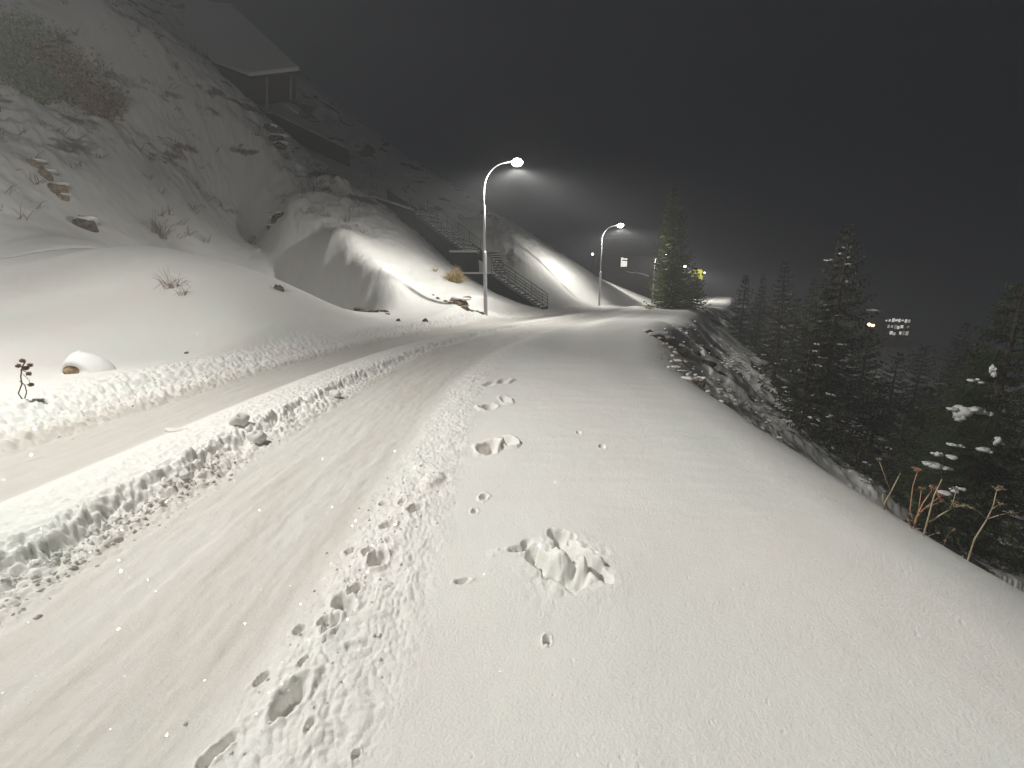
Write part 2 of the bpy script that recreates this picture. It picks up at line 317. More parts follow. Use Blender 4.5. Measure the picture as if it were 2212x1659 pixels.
    if sparkle:                          # single ice crystals that catch the lamp: tiny mirrored cells
        v = nd(m, 'ShaderNodeTexVoronoi'); v.inputs['Scale'].default_value = 46; l.new(P, v.inputs['Vector'])
        sp = nd(m, 'ShaderNodeSeparateColor'); l.new(v.outputs['Color'], sp.inputs[0])
        gt = nd(m, 'ShaderNodeMath', operation='GREATER_THAN'); gt.inputs[1].default_value = .35; l.new(sp.outputs[0], gt.inputs[0])
        lt = nd(m, 'ShaderNodeMath', operation='LESS_THAN'); lt.inputs[1].default_value = .15; l.new(v.outputs['Distance'], lt.inputs[0])
        an = nd(m, 'ShaderNodeMath', operation='MULTIPLY'); l.new(gt.outputs[0], an.inputs[0]); l.new(lt.outputs[0], an.inputs[1])
        gl = nd(m, 'ShaderNodeBsdfGlossy'); gl.inputs['Roughness'].default_value = .15; gl.inputs['Color'].default_value = (1, 1, 1, 1)
        ge = nd(m, 'ShaderNodeNewGeometry')
        vs = nd(m, 'ShaderNodeVectorMath', operation='SUBTRACT'); vs.inputs[1].default_value = (.5, .5, .5); l.new(v.outputs['Color'], vs.inputs[0])
        vm = nd(m, 'ShaderNodeVectorMath', operation='SCALE'); vm.inputs['Scale'].default_value = 1.1; l.new(vs.outputs[0], vm.inputs[0])
        va = nd(m, 'ShaderNodeVectorMath', operation='ADD'); l.new(ge.outputs['Normal'], va.inputs[0]); l.new(vm.outputs[0], va.inputs[1])
        vn_ = nd(m, 'ShaderNodeVectorMath', operation='NORMALIZE'); l.new(va.outputs[0], vn_.inputs[0]); l.new(vn_.outputs[0], gl.inputs['Normal'])
        ak = nd(m, 'ShaderNodeMath', operation='MULTIPLY'); ak.inputs[1].default_value = .9; l.new(an.outputs[0], ak.inputs[0]); l.new(ak.outputs[0], gl.inputs['Color'])
        ms = nd(m, 'ShaderNodeAddShader'); l.new(b.outputs[0], ms.inputs[0]); l.new(gl.outputs[0], ms.inputs[1])
        l.new(ms.outputs[0], m.node_tree.nodes['Material Output'].inputs['Surface'])
    return m
SNOW = (.80, .79, .765)
M = {}
M['snow'] = snow_mat('snow', SNOW)
M['snow_rough'] = snow_mat('rough_snow', (.79, .78, .76), grain=1.3, sparkle=False)
M['snow_road'] = snow_mat('packed_snow', SNOW, icy=True, grain=.8)
M['snow_hill'] = snow_mat('hill_snow', SNOW, bare=True, sparkle=False)
M['snow_slope'] = M['snow_hill']
M['snow_hill'] = snow_mat('hillside_snow', SNOW, bare=True, sparkle=False, soft=1.5, earth=((.10, .085, .07, 1), (.36, .28, .24, 1)))
M['snow_cap'] = noisy(mat('snow_cap', SNOW, .6, .2), (.74, .74, .72), (.82, .81, .79), 6, .4, .02)
M['bark'] = noisy(mat('bark', (.05, .04, .03), .9), (.03, .024, .018), (.09, .07, .055), 9, .8, .03)
M['needles'] = noisy(mat('needles', (.05, .07, .03), .7), (.035, .055, .022), (.075, .095, .035), 2.5, .1)
M['needles_lit'] = noisy(mat('lamplit_needles', (.09, .12, .04), .6), (.09, .12, .03), (.22, .25, .06), 2.5, .1)  # yellow-green lamp light on the road-edge spruce put into the needle colour
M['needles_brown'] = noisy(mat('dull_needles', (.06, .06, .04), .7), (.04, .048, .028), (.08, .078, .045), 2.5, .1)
M['galv'] = noisy(mat('galvanised_steel', (.5, .51, .52), .45, .5, .35), (.42, .43, .44), (.56, .57, .58), 14, .1, .002)
M['conc'] = noisy(mat('concrete', (.2, .2, .19), .85), (.10, .10, .10), (.17, .17, .165), 3, .3, .01)
M['dark_wall'] = noisy(mat('dark_cladding', (.02, .022, .026), .8), (.012, .014, .018), (.024, .027, .032), 4, .2, .01)
M['rail'] = noisy(mat('weathered_rail', (.16, .16, .16), .55, .4, .4), (.10, .10, .10), (.2, .2, .2), 20, .1, .002)
M['rock'] = noisy(mat('rock', (.12, .10, .08), .9), (.045, .038, .03), (.20, .16, .12), 5, .9, .06)
M['ochre_rock'] = noisy(mat('ochre_rock', (.25, .18, .09), .9), (.12, .09, .055), (.42, .31, .18), 9, .9, .04)
M['straw'] = noisy(mat('dry_straw', (.42, .31, .15), .75), (.30, .21, .09), (.52, .40, .2), 9, .1, .002)
M['dry_stem'] = noisy(mat('dry_stem', (.30, .24, .16), .8), (.22, .17, .11), (.40, .33, .22), 12, .2, .002)
M['rust_stem'] = noisy(mat('rust_stem', (.36, .2, .13), .8), (.26, .13, .08), (.46, .27, .18), 12, .2, .002)
M['brown_head'] = noisy(mat('brown_seed_head', (.12, .08, .05), .9), (.07, .045, .03), (.2, .13, .08), 60, .6, .004)
M['twig'] = noisy(mat('red_twig', (.2, .12, .1), .8), (.13, .08, .07), (.26, .17, .14), 12, .2, .002)
M['wood'] = noisy(mat('dark_timber', (.05, .035, .025), .8), (.03, .022, .016), (.07, .05, .035), 2, .3, .01)
M['plaster'] = noisy(mat('grey_plaster', (.3, .29, .27), .85), (.26, .25, .235), (.34, .33, .31), 1.5, .2, .01)
M['black_plastic'] = noisy(mat('dark_frame', (.02, .02, .02), .5), (.015, .015, .015), (.03, .03, .03), 5, .1, .001)
def emit(name, col, st, camera_col=None):
    m = bpy.data.materials.new(name); m.use_nodes = True; n = m.node_tree; n.nodes.clear()
    e = n.nodes.new('ShaderNodeEmission'); o = n.nodes.new('ShaderNodeOutputMaterial')
    e.inputs['Color'].default_value = (*col, 1); e.inputs['Strength'].default_value = st; n.links.new(e.outputs[0], o.inputs[0]); return m
M['lens'] = emit('lamp_lens', (1, .93, .78), 60)
M['window'] = emit('lit_window', (1, .96, .85), 1.15)
M['window_dim'] = emit('lit_window_dim', (1, .97, .92), .9)
M['window_low'] = emit('lit_window_low', (1, .97, .92), .5)
M['window_faint'] = emit('lit_window_faint', (1, .95, .88), .22)
M['warm'] = emit('warm_bulb', (1, .72, .35), 9)
M['white_bulb'] = emit('white_bulb', (1, .97, .92), 9)
M['yellow'] = emit('yellow_panel', (.85, .83, .04), .95)

# ---------------------------------------------------------------- object helpers
def tag(o, label=None, cat=None, group=None, kind=None):
    if label: o['label'] = label
    if cat: o['category'] = cat
    if group: o['group'] = group
    if kind: o['kind'] = kind
    return o
def empty(name, loc, rz=0, label=None, cat=None, group=None):
    o = bpy.data.objects.new(name, None); C.objects.link(o); o.location = loc; o.rotation_euler = (0, 0, rz)
    o.empty_display_size = .2
    return tag(o, label, cat, group)
class MB:
    def __init__(s): s.v = []; s.f = []
    def add(s, vs, fs):
        k = len(s.v); s.v += [tuple(a) for a in vs]; s.f += [tuple(i + k for i in f) for f in fs]
    def box(s, x0, x1, y0, y1, z0, z1):
        s.add([(x0, y0, z0), (x1, y0, z0), (x1, y1, z0), (x0, y1, z0), (x0, y0, z1), (x1, y0, z1), (x1, y1, z1), (x0, y1, z1)],
              [(0, 3, 2, 1), (4, 5, 6, 7), (0, 1, 5, 4), (1, 2, 6, 5), (2, 3, 7, 6), (3, 0, 4, 7)])
    def hexa(s, p):                       # eight corners, bottom ring then top ring
        s.add(p, [(0, 3, 2, 1), (4, 5, 6, 7), (0, 1, 5, 4), (1, 2, 6, 5), (2, 3, 7, 6), (3, 0, 4, 7)])
    def tube(s, pts, rad, n=8, cap=True):
        pts = [Vector(p) for p in pts]; rad = rad if hasattr(rad, '__len__') else [rad] * len(pts)
        up = Vector((0, 0, 1)) if abs((pts[-1] - pts[0]).normalized().z) < .9 else Vector((1, 0, 0)); vs = []
        for i, p in enumerate(pts):
            t = (pts[min(i + 1, len(pts) - 1)] - pts[max(i - 1, 0)]).normalized()
            a = t.cross(up).normalized(); b = t.cross(a)
            for k in range(n):
                q = 2 * math.pi * k / n; vs.append(p + (a * math.cos(q) + b * math.sin(q)) * rad[i])
        fs = []
        for i in range(len(pts) - 1):
            for k in range(n): fs.append((i * n + k, i * n + (k + 1) % n, (i + 1) * n + (k + 1) % n, (i + 1) * n + k))
        if cap: fs.append(tuple(range(n))[::-1]); fs.append(tuple((len(pts) - 1) * n + k for k in range(n)))
        s.add(vs, fs)
    def blob(s, c, r, seed=0, n=8, m=5, rough=.25, rz=0):
        rg = random.Random(seed); ph = [rg.uniform(0, 6.28) for _ in range(6)]; vs = []; fs = []
        cz, sz = math.cos(rz), math.sin(rz)
        for j in range(m + 1):
            th = math.pi * j / m
            for k in range(n):
                a = 2 * math.pi * k / n
                d = 1 + rough * (.5 * math.sin(2 * a + ph[0] + th) + .5 * math.sin(3 * a + ph[1]) * math.sin(2 * th + ph[2]) + rg.uniform(-.35, .35) * (0 < j < m))
                x = math.sin(th) * math.cos(a) * d * r[0]; y = math.sin(th) * math.sin(a) * d * r[1]; z = math.cos(th) * d * r[2]
                vs.append((c[0] + x * cz - y * sz, c[1] + x * sz + y * cz, c[2] + z))
        for j in range(m):
            for k in range(n): fs.append((j * n + k, (j + 1) * n + k, (j + 1) * n + (k + 1) % n, j * n + (k + 1) % n))
        s.add(vs, fs)
    def build(s, name, m, parent=None, smooth=True):
        me = bpy.data.meshes.new(name); me.from_pydata(s.v, [], s.f); me.update()
        if smooth: me.polygons.foreach_set('use_smooth', [True] * len(me.polygons))
        if m: me.materials.append(m)
        o = bpy.data.objects.new(name, me); C.objects.link(o)
        if parent: o.parent = parent
        return o
def bevel(o, wd=.02, seg=2):
    m = o.modifiers.new('bevel', 'BEVEL'); m.width = wd; m.segments = seg; m.limit_method = 'ANGLE'; return o
def copy_tree(o, parent=None):
    c = o.copy(); C.objects.link(c)
    if parent: c.parent = parent
    for ch in [k for k in bpy.data.objects if k.parent == o]: copy_tree(ch, c)
    return c

# ---------------------------------------------------------------- terrain mesh
aF = np.radians(np.arange(-57.5, 57.51, .112)); aC = np.radians(np.linspace(57.5, 302.5, 84)[1:-1])
ang = np.concatenate([aF, aC])
rr = [.75]
while rr[-1] < 190:
    r = rr[-1]; rr.append(r + (min(.0056 * r, .085) if r < 48 else min(.0075 * (r - 48) + .085, .02 * r)))
rr = np.array(rr); NA, NR = len(ang), len(rr)
GX = np.outer(rr, np.sin(ang)).ravel(); GY = np.outer(rr, np.cos(ang)).ravel()
TZ, TB, TS, TO, TL, TST = terrain(GX, GY)
cz = gzf(0, 0)
def build_terrain():
    V = np.c_[GX, GY, TZ]
    i = np.arange(NR - 1)[:, None] * NA; j = np.arange(NA)[None, :]; j2 = (j + 1) % NA
    Fq = np.stack([i + j, i + NA + j, i + NA + j2, i + j2], -1).reshape(-1, 4)
    Fq = Fq[:, ::-1]
    # vertex normals of the whole surface, shared by the pieces
    A = V[Fq[:, 2]] - V[Fq[:, 0]]; B = V[Fq[:, 3]] - V[Fq[:, 1]]; N = np.cross(A, B)
    if N[:, 2].mean() < 0: Fq = Fq[:, ::-1]; N = -N
    VN = np.zeros_like(V)
    for k in range(4): np.add.at(VN, Fq[:, k], N)
    VN /= np.linalg.norm(VN, axis=1)[:, None] + 1e-12
    oc = TO[Fq].mean(1); sc_ = TS[Fq].mean(1); lc = TL[Fq].mean(1); zc = V[Fq, 2].mean(1)
    reg = np.full(len(Fq), 3)
    reg[(oc > -2.15) & (oc <= 2.45)] = 0                      # road
    reg[(oc > -3.4) & (oc <= -2.15)] = 1                      # bank
    reg[(oc <= -3.4)] = 2
    yc = V[Fq, 1].mean(1); xc = V[Fq, 0].mean(1)
    reg[(oc <= -3.4) & (zc < .75) & (yc < 21)] = 3
    reg[(oc > 2.45) & (TST[Fq].mean(1) > .5)] = 4
    rut = ss(-2.2, -1.8, TO) * (1 - ss(-.8, -.3, TO)) + .6 * ss(.5, .8, TO) * (1 - ss(2.1, 2.5, TO))
    for k, (nm, m) in enumerate([('road', M['snow_road']), ('snow_bank', M['snow_rough']), ('hillside', M['snow_hill']), ('snow_ground', M['snow']), ('slope', M['snow_slope'])]):
        Fk = Fq[reg == k]; used = np.unique(Fk); mp = np.full(len(V), -1); mp[used] = np.arange(len(used)); Fm = mp[Fk]
        me = bpy.data.meshes.new(nm); me.vertices.add(len(used)); me.vertices.foreach_set('co', V[used].astype(np.float32).ravel())
        me.loops.add(Fm.size); me.loops.foreach_set('vertex_index', Fm.ravel().astype(np.int32))
        me.polygons.add(len(Fm)); me.polygons.foreach_set('loop_start', np.arange(0, Fm.size, 4, dtype=np.int32))
        me.update(calc_edges=True)
        me.polygons.foreach_set('use_smooth', np.ones(len(Fm), bool))
        for an, arr in (('bare', TB), ('rut', rut)):
            a = me.attributes.new(an, 'FLOAT', 'POINT'); a.data.foreach_set('value', arr[used].astype(np.float32))
        me.normals_split_custom_set_from_vertices(VN[used].astype(np.float32))
        me.materials.append(m); o = bpy.data.objects.new(nm, me); C.objects.link(o); o['kind'] = 'structure'
    # patch under the camera, joined flush to the innermost ring
    ring = V[:NA]; me = bpy.data.meshes.new('snow_ground_underfoot')
    me.from_pydata([tuple(p) for p in ring] + [(0, 0, cz)], [], [(k, (k + 1) % NA, NA) for k in range(NA)]); me.materials.append(M['snow'])
    o = bpy.data.objects.new('snow_ground', me); C.objects.link(o); o['kind'] = 'structure'
build_terrain()

# ---------------------------------------------------------------- street lamps
def lamp_light(loc, rz, power, name, sup=.92, up=.05, c0=-.08, c1=.42):
    ld = bpy.data.lights.new(name, 'POINT'); ld.energy = power; ld.shadow_soft_size = .10; ld.color = (1, .982, .94)
    ld.use_nodes = True; t = ld.node_tree; e = t.nodes['Emission']
    g = t.nodes.new('ShaderNodeTexCoord'); sx = t.nodes.new('ShaderNodeSeparateXYZ'); t.links.new(g.outputs['Normal'], sx.inputs[0])
    def mth(op, a, b=None, clamp=False):
        n = t.nodes.new('ShaderNodeMath'); n.operation = op; n.use_clamp = clamp
        for i, q in enumerate((a, b)):
            if q is None: continue
            if isinstance(q, (int, float)): n.inputs[i].default_value = q
            else: t.links.new(q, n.inputs[i])
        return n.outputs[0]
    c = mth('MULTIPLY', sx.outputs['Z'], -1.0)
    cm = mth('MAXIMUM', c, .5); inv = mth('DIVIDE', .2, mth('POWER', cm, 1.4))       # wide-angle road optic
    mr = t.nodes.new('ShaderNodeMapRange'); mr.interpolation_type = 'SMOOTHSTEP'
    mr.inputs['From Min'].default_value = c0; mr.inputs['From Max'].default_value = c1; mr.inputs['To Min'].default_value = up; mr.inputs['To Max'].default_value = 1
    t.links.new(c, mr.inputs['Value'])
    # the optic throws across the road and little along it
    ay = mth('MULTIPLY', sx.outputs['Y'], sx.outputs['Y']); along = mth('POWER', mth('SUBTRACT', 1.0, mth('MULTIPLY', ay, sup)), 2.1)
    s_ = mth('MULTIPLY', mth('MULTIPLY', inv, mr.outputs['Result']), along)
    t.links.new(s_, e.inputs['Strength'])
    o = bpy.data.objects.new(name, ld); C.objects.link(o); o.location = loc; o.rotation_euler = (0, 0, rz); return o
def make_lamp(x, y, z, label, rz, H=7.15, reach=1.38, power=LAMP_POWER, sup=.92, up=.05, c0=-.08, c1=.42, lrz=0):
    root = empty('street_lamp', (x, y, z), rz, label, 'street lamp', 'lamp posts along the road')
    b = MB(); b.tube([(0, 0, -.4), (0, 0, .05), (0, 0, 3.0), (0, 0, 3.12)], [.105, .1, .085, .062], 16); b.build('base_section', M['galv'], root)
    d = MB(); d.box(-.04, .04, -.108, -.09, .8, 1.15); bevel(d.build('hatch', M['galv'], root, False), .006)
    b = MB(); b.tube([(0, 0, 3.1), (0, 0, 5.2), (0, 0, 5.24)], [.058, .05, .044], 14); b.build('pole', M['galv'], root)
    pts = [(0, 0, 5.22), (0, 0, H - 1.25)]
    for k in range(1, 13):
        a = math.pi / 2 * k / 12 * .97; pts.append((1.15 - 1.15 * math.cos(a), 0, H - 1.25 + 1.2 * math.sin(a)))
    pts.append((reach - .1, 0, pts[-1][2] + .03))
    b = MB(); b.tube(pts, .038, 12); b.build('arm', M['galv'], root)
    zt = pts[-1][2]
    h = MB(); n = 14                                     # tapered luminaire body
    secs = [(reach - .22, .05, .04), (reach - .12, .07, .055), (reach, .13, .075), (reach + .25, .16, .07), (reach + .42, .13, .045), (reach + .47, .07, .02)]
    vs = []; fs = []
    for (px, hw, hh) in secs:
        for k in range(n):
            a = 2 * math.pi * k / n; vs.append((px, math.cos(a) * hw, zt + max(math.sin(a), -.35) * hh))
    for i in range(len(secs) - 1):
        for k in range(n): fs.append((i * n + k, (i + 1) * n + k, (i + 1) * n + (k + 1) % n, i * n + (k + 1) % n))
    fs += [tuple(range(n)), tuple((len(secs) - 1) * n + k for k in range(n))[::-1]]
    h.add(vs, fs); lum = h.build('luminaire', M['galv'], root)
    l_ = MB(); l_.blob((reach + .2, 0, zt - .055), (.27, .2, .17), 1, 16, 8, 0); l_.build('lens', M['lens'], lum)
    if power:
        m = Matrix.Rotation(rz, 4, 'Z'); p = Vector((x, y, z)) + m @ Vector((reach + .2, 0, zt - .36))
        lamp_light(p, rz + lrz, power, 'street_lamp_light', sup, up, c0, c1)
    return root
def road_dir(x, y):
    k = int(np.argmin((CLs[:, 0] - x) ** 2 + (CLs[:, 1] - y) ** 2)); a = CLs[max(k - 1, 0)]; b = CLs[min(k + 1, len(CLs) - 1)]
    return math.atan2(b[1] - a[1], b[0] - a[0]) - math.pi / 2       # local x then points across the road, to the right
l1 = at(1049, 672, 22)
make_lamp(l1[0], l1[1], gz(l1[0], l1[1]), 'tallest and nearest lamp post, galvanised with a glowing head, beside the snow spur', -.1, power=LAMP_POWER * 1.35)
l2 = at(1294, 663, 41)
make_lamp(l2[0], l2[1], gz(l2[0], l2[1]), 'second lamp post along the road, glowing, between the first lamp and the spruce', -.25, power=LAMP_POWER * 1.05, lrz=-.3)
l3 = at(1408, 662, 62)
make_lamp(l3[0], l3[1], gz(l3[0], l3[1]), 'farthest lamp post in view, its head behind the branches of the near spruce', -.3)
make_lamp(-8.35, 4.6, gz(-8.35, 4.6), 'lamp post just outside the left edge lighting the near snow', 0, reach=1.5, power=LAMP_POWER * 1.55, up=.7, sup=.74, c0=-.25, c1=.28, lrz=-.28)
make_lamp(2.6, -9, gz(2.6, -9), 'fill lamp post added behind the viewer to light the near snow', math.pi, power=LAMP_POWER * .85, sup=.2, c0=.3, c1=.75)  # added fill light, unseen, brightens snow faces turned away from the left lamps
make_lamp(29.4, 80, gz(29.4, 80), 'lamp post down the road hidden behind the spruce', -.35, power=LAMP_POWER * 2)

# ---------------------------------------------------------------- spruces
def spruce(name, x, y, H, Rb, label, seed, snow=.25, mat_='needles', group='spruces on the slope below the road', base=None, lean=0, dens=1.0, twig=1.0, skirt=.06, pw=.95):
    rg = random.Random(seed); z0 = gz(x, y) - .15 if base is None else base
    root = empty(name, (x, y, z0), 0, label, 'tree', group)
    tr = MB(); pts = [(lean * t + .05 * math.sin(3 * t + seed), .05 * math.sin(5 * t + seed), H * t) for t in [0, .1, .3, .5, .7, .85, .97]]
    tr.tube(pts, [.022 * H * (1 - .97 * t) + .01 for t in [0, .1, .3, .5, .7, .85, .97]], 9)
    cr = MB(); sn = MB(); t = skirt; V3 = Vector; nw = twig
    while t < .985:
        prof = (1 - t) ** pw * (.72 + .28 * min(1, (t - skirt) / .12 + .3)) if t < .9 else (1 - t) ** .97
        nb = max(3, int((6.5 if t < .8 else 5) * dens))
        a0 = rg.uniform(0, 6.28)
        for k in range(nb):
            L = Rb * prof * rg.uniform(.62, 1.12) + .06
            a = a0 + 6.28 * k / nb + rg.uniform(-.35, .35)
            dx, dy = math.cos(a), math.sin(a); rise = .25 - .55 * (1 - t) + rg.uniform(-.12, .12)
            zb = H * t + rg.uniform(-.08, .08); xb = lean * t
            n = max(3, int(L / (.11 * nw + .015))); P = []
            for i in range(n + 1):
                u = i / n; P.append(V3((xb + dx * L * u, dy * L * u, zb + L * (rise * u - .30 * math.sin(u * 2.2) * (1 - t) + .24 * u ** 3))))
            side = V3((-dy, dx, 0))
            tr.tube([P[0], P[n // 2], P[-1]], [.012 + .010 * L, .008 + .004 * L, .004], 4, False)
            for i in range(1, n + 1):
                u = i / n; tl = (.12 + .30 * L ** .6 * (1 - u * .72)) * rg.uniform(.55, 1.1)
                for sg in (-1, 1):
                    if rg.random() < .1: continue
                    d = (side * sg * 1.0 + V3((dx, dy, 0)) * rg.uniform(.45, .95)).normalized()
                    tip = P[i] + d * tl + V3((0, 0, -tl * rg.uniform(.15, .55)))
                    wv = V3((dx, dy, 0)) * (.024 + .03 * tl) * nw; wz = V3((0, 0, .02 + .03 * tl)) * nw
                    mid = P[i].lerp(tip, .45)
                    cr.add([P[i] - wv * .4, mid - wv - wz, tip, mid + wv + wz * .4], [(0, 1, 2, 3)])
                    if rg.random() < .75:
                        hang = V3((rg.uniform(-.03, .03), rg.uniform(-.03, .03), -rg.uniform(.07, .17)))
                        cr.add([mid - wv * 1.2, mid + wv * 1.2, mid + hang], [(0, 1, 2)])
                    if tl > .22 and rg.random() < .7:
                        e = V3((dx, dy, 0)) * rg.uniform(.06, .12); cr.add([mid, mid + e + wz, P[i].lerp(tip, .85), mid + e * .2 - wz], [(0, 1, 2, 3)])
                if rg.random() < .05:
                    pass
            if rg.random() < snow * (1.25 - t) and L > .25:
                u0 = rg.uniform(.45, .8); i0 = max(1, int(n * u0)); i1 = min(n, i0 + max(1, int(n * rg.uniform(.12, .35))))
                c = (P[i0] + P[i1]) / 2; ln = (P[i1] - P[i0]).length / 2 + .05
                for q in range(rg.randint(1, 4)):
                    e = V3((dx, dy, 0)) * rg.uniform(-1, 1) * ln + side * rg.uniform(-.12, .12)
                    sn.blob((c.x + e.x, c.y + e.y, c.z + .015 + rg.uniform(-.02, .02)), (ln * rg.uniform(.3, 1.0), rg.uniform(.02, .06), rg.uniform(.015, .032)), rg.randint(0, 9999), 7, 4, .5, a + rg.uniform(-.6, .6))
        t += rg.uniform(.8, 1.25) * (.26 / H) * (1 + .5 * (1 - t)) / (.6 + .4 * dens)
    nf = len(cr.f); cr.add(sn.v, sn.f); co = cr.build('crown', M[mat_], root, False); tr.build('trunk', M['bark'], root)
    if sn.v:
        co.data.materials.append(M['snow_cap']); idx = np.zeros(len(cr.f), np.int32); idx[nf:] = 1; co.data.polygons.foreach_set('material_index', idx)
    return root
def spr(px, apy, y, H, Rb, label, seed, **k):
    a = at(px, apy, y); g_ = gz(a[0], a[1]) - .2
    base = min(a[2] - H, g_) if k.pop('sink', True) else a[2] - H
    H2 = a[2] - base
    return spruce('spruce_tree', a[0], a[1], H2, Rb, label, seed, base=base, **k)
# ---- the trees in view
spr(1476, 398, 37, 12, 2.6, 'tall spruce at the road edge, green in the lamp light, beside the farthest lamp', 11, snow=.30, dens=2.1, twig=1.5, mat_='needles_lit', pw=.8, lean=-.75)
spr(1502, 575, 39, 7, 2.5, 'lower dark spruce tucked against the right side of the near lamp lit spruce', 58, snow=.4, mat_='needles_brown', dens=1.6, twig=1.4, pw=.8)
spr(1836, 480, 17.5, 10, 3.0, 'tall slender dark spruce rising alone, its spire above the trees on the slope', 12, snow=.26, mat_='needles_brown', twig=1.0, dens=1.5)
spr(1612, 590, 33, 9, 2.6, 'small spruce flecked with snow just beyond the lit road bend', 13, snow=.55)
spr(1700, 556, 30, 9, 2.4, 'dark spruce with a blunt top left of the tall spire', 14, snow=.16, mat_='needles_brown')
spr(1695, 625, 25, 6.5, 2.3, 'low dark spruce with snow dashes on its boughs at the foot of the road slope', 15, snow=.5, mat_='needles_brown')
spr(1762, 700, 17, 6, 2.2, 'squat spruce with snow streaked boughs in front of the tall spire', 16, snow=.55, mat_='needles_brown')
spr(1740, 850, 13, 4.5, 1.7, 'young spruce growing low on the slope above the bare earth strip', 17, snow=.45, mat_='needles_brown', twig=.7)
spr(1862, 930, 11.5, 3.6, 1.5, 'lowest dark young spruce behind the dry umbel stalks', 18, snow=.2, mat_='needles_brown', twig=.6)
spr(2215, 585, 9.6, 9, 2.7, 'broad spruce at the right edge with large clumps of snow on its boughs', 19, snow=.0, dens=1.25, twig=.55)
spr(2110, 800, 10.4, 5.5, 2.2, 'bushy lower spruce in front of the right edge tree, snow clumps on it', 20, snow=.06, dens=1.2, twig=.55)
spr(2052, 960, 9.2, 3.5, 1.8, 'small bushy spruce behind the dry stalks, topped with long snow pads', 27, snow=.0, dens=1.2, twig=.55)
for k, (px, ap, yy, hh, rb, lb) in enumerate([
    (1648, 615, 36, 9, 2.6, 'faint bushy spruce just right of the small snow flecked one'), (1725, 640, 27, 8, 2.5, 'dark spruce filling the gap below the blunt spruce'),
    (1790, 640, 23, 8, 2.6, 'dark spruce pressed against the left side of the tall spire'), (1880, 700, 24, 8, 2.7, 'broad dark spruce just right of the tall spire'),
    (1905, 820, 17, 6, 2.3, 'low black spruce below the golden lights'), (1960, 880, 14, 5, 2.2, 'low black spruce in the dark hollow centre'),
    (2130, 720, 19, 8, 2.8, 'tall dim spruce behind the right edge trees'), (1812, 860, 14.5, 5, 1.9, 'short dark spruce under the tall spire trunk'),
    (2000, 740, 34, 9, 2.8, 'hazy spruce right below the lit far building'), (2090, 690, 40, 10, 3.0, 'hazy wide spruce on the far right skyline')]):
    spr(px, ap, yy, hh, rb, lb, 60 + k, snow=.14 if px < 1850 else .04, mat_='needles_brown', twig=.9 if yy < 18 else 1.3)
spr(1945, 760, 26, 7, 2.2, 'dim spruce under the lit far building', 22, snow=.1, mat_='needles_brown')
spr(2065, 770, 22, 7, 2.4, 'dim spruce right of the lit far building', 23, snow=.08, mat_='needles_brown')
spr(1760, 600, 38, 10, 2.6, 'dim spruce seen between the blunt spruce and the tall spire', 24, snow=.1, mat_='needles_brown')
spr(2010, 830, 17, 5, 2.2, 'dim low spruce in the hollow before the right edge tree', 25, snow=.08, mat_='needles_brown')
spr(1650, 590, 45, 10, 2.5, 'faint pointed spruce behind the small snow flecked one', 26, snow=.1, mat_='needles_brown')
def snow_pads(parent_px, lst):
    pass
# large snow clumps resting on the right edge spruces
def clump(px, py, y, sizes, label, seed):
    a = Vector(at(px, py, y)); o = MB(); rg = random.Random(seed); root = empty('snowy_bough', tuple(a), 0, label, 'bough', 'snow laden boughs at the right edge')
    for (dx, dz, rx, rz_) in sizes:
        for q in range(3):
            e = rg.uniform(-.6, .6) * (q > 0); k_ = 1 if q == 0 else rg.uniform(.35, .6)
            o.blob(((dx + e * rx) * y / F, rg.uniform(-.05, .05), (-dz + rg.uniform(-.3, .5) * rz_ * (q > 0)) * y / F), (rx * y / F * k_, rx * y / F * .8 * k_, rz_ * y / F * k_), rg.randint(0, 999), 10, 7, .45, rg.uniform(-.5, .5))
    o.build('snow_load', M['snow_cap'], root)
    b = MB(); x0 = (min(q[0] - q[2] for q in sizes) - 10) * y / F; zz = -max(q[1] for q in sizes) * y / F * .6 - .03
    p0 = Vector((x0, 0, zz - .03)); p1 = Vector((1.7, 1.5, .15)); b.tube([p0, p0.lerp(p1, .5) + Vector((0, 0, .06)), p1], [.005, .012, .02], 5)
    d = (p1 - p0).normalized(); sd = Vector((-d.y, d.x, 0))
    for i in range(70):
        u = i / 70; c = p0.lerp(p1, u) + Vector((0, 0, .24 * u * (1 - u)))
        for sg in (-1, 1):
            L = (.10 + .34 * min(1, u * 2.5)) * rg.uniform(.5, 1.1); t = c + (sd * sg - d * rg.uniform(.3, .9)).normalized() * L + Vector((0, 0, -L * rg.uniform(.1, .4)))
            for v in range(5):
                m = c.lerp(t, .15 + .2 * v); w2 = Vector((rg.uniform(-1, 1), rg.uniform(-1, 1), rg.uniform(-.8, .4))).normalized() * .05
                b.add([m, m + d * .009, m + w2], [(0, 1, 2)]); b.add([m, m + d * .009, m - w2 * .9], [(0, 1, 2)])
            b.add([c - d * .006, c + d * .006, t], [(0, 1, 2)])
    b.build('twigs', M['needles'], root, False)
clump(2092, 888, 7.6, [(-12, 4, 18, 12), (-14, 14, 11, 10), (10, -4, 16, 6), (30, 2, 14, 5), (-34, -4, 9, 4), (44, 6, 7, 4)], 'bough with the largest snow clump, wide and lobed, on the right edge spruce', 1)
clump(2149, 798, 7.8, [(0, 0, 6, 9), (-1, 12, 4, 6)], 'bough with a small upright snow clump high on the right edge spruce', 2)
clump(2108, 822, 7.9, [(-10, 0, 7, 3), (10, 4, 6, 3), (2, -3, 5, 2)], 'bough with a row of tiny snow dabs below the high upright clump', 3)
clump(2152, 950, 7.6, [(0, 0, 6, 8), (3, 8, 4, 6)], 'bough with a small snow clump right of the long snow pads', 4)
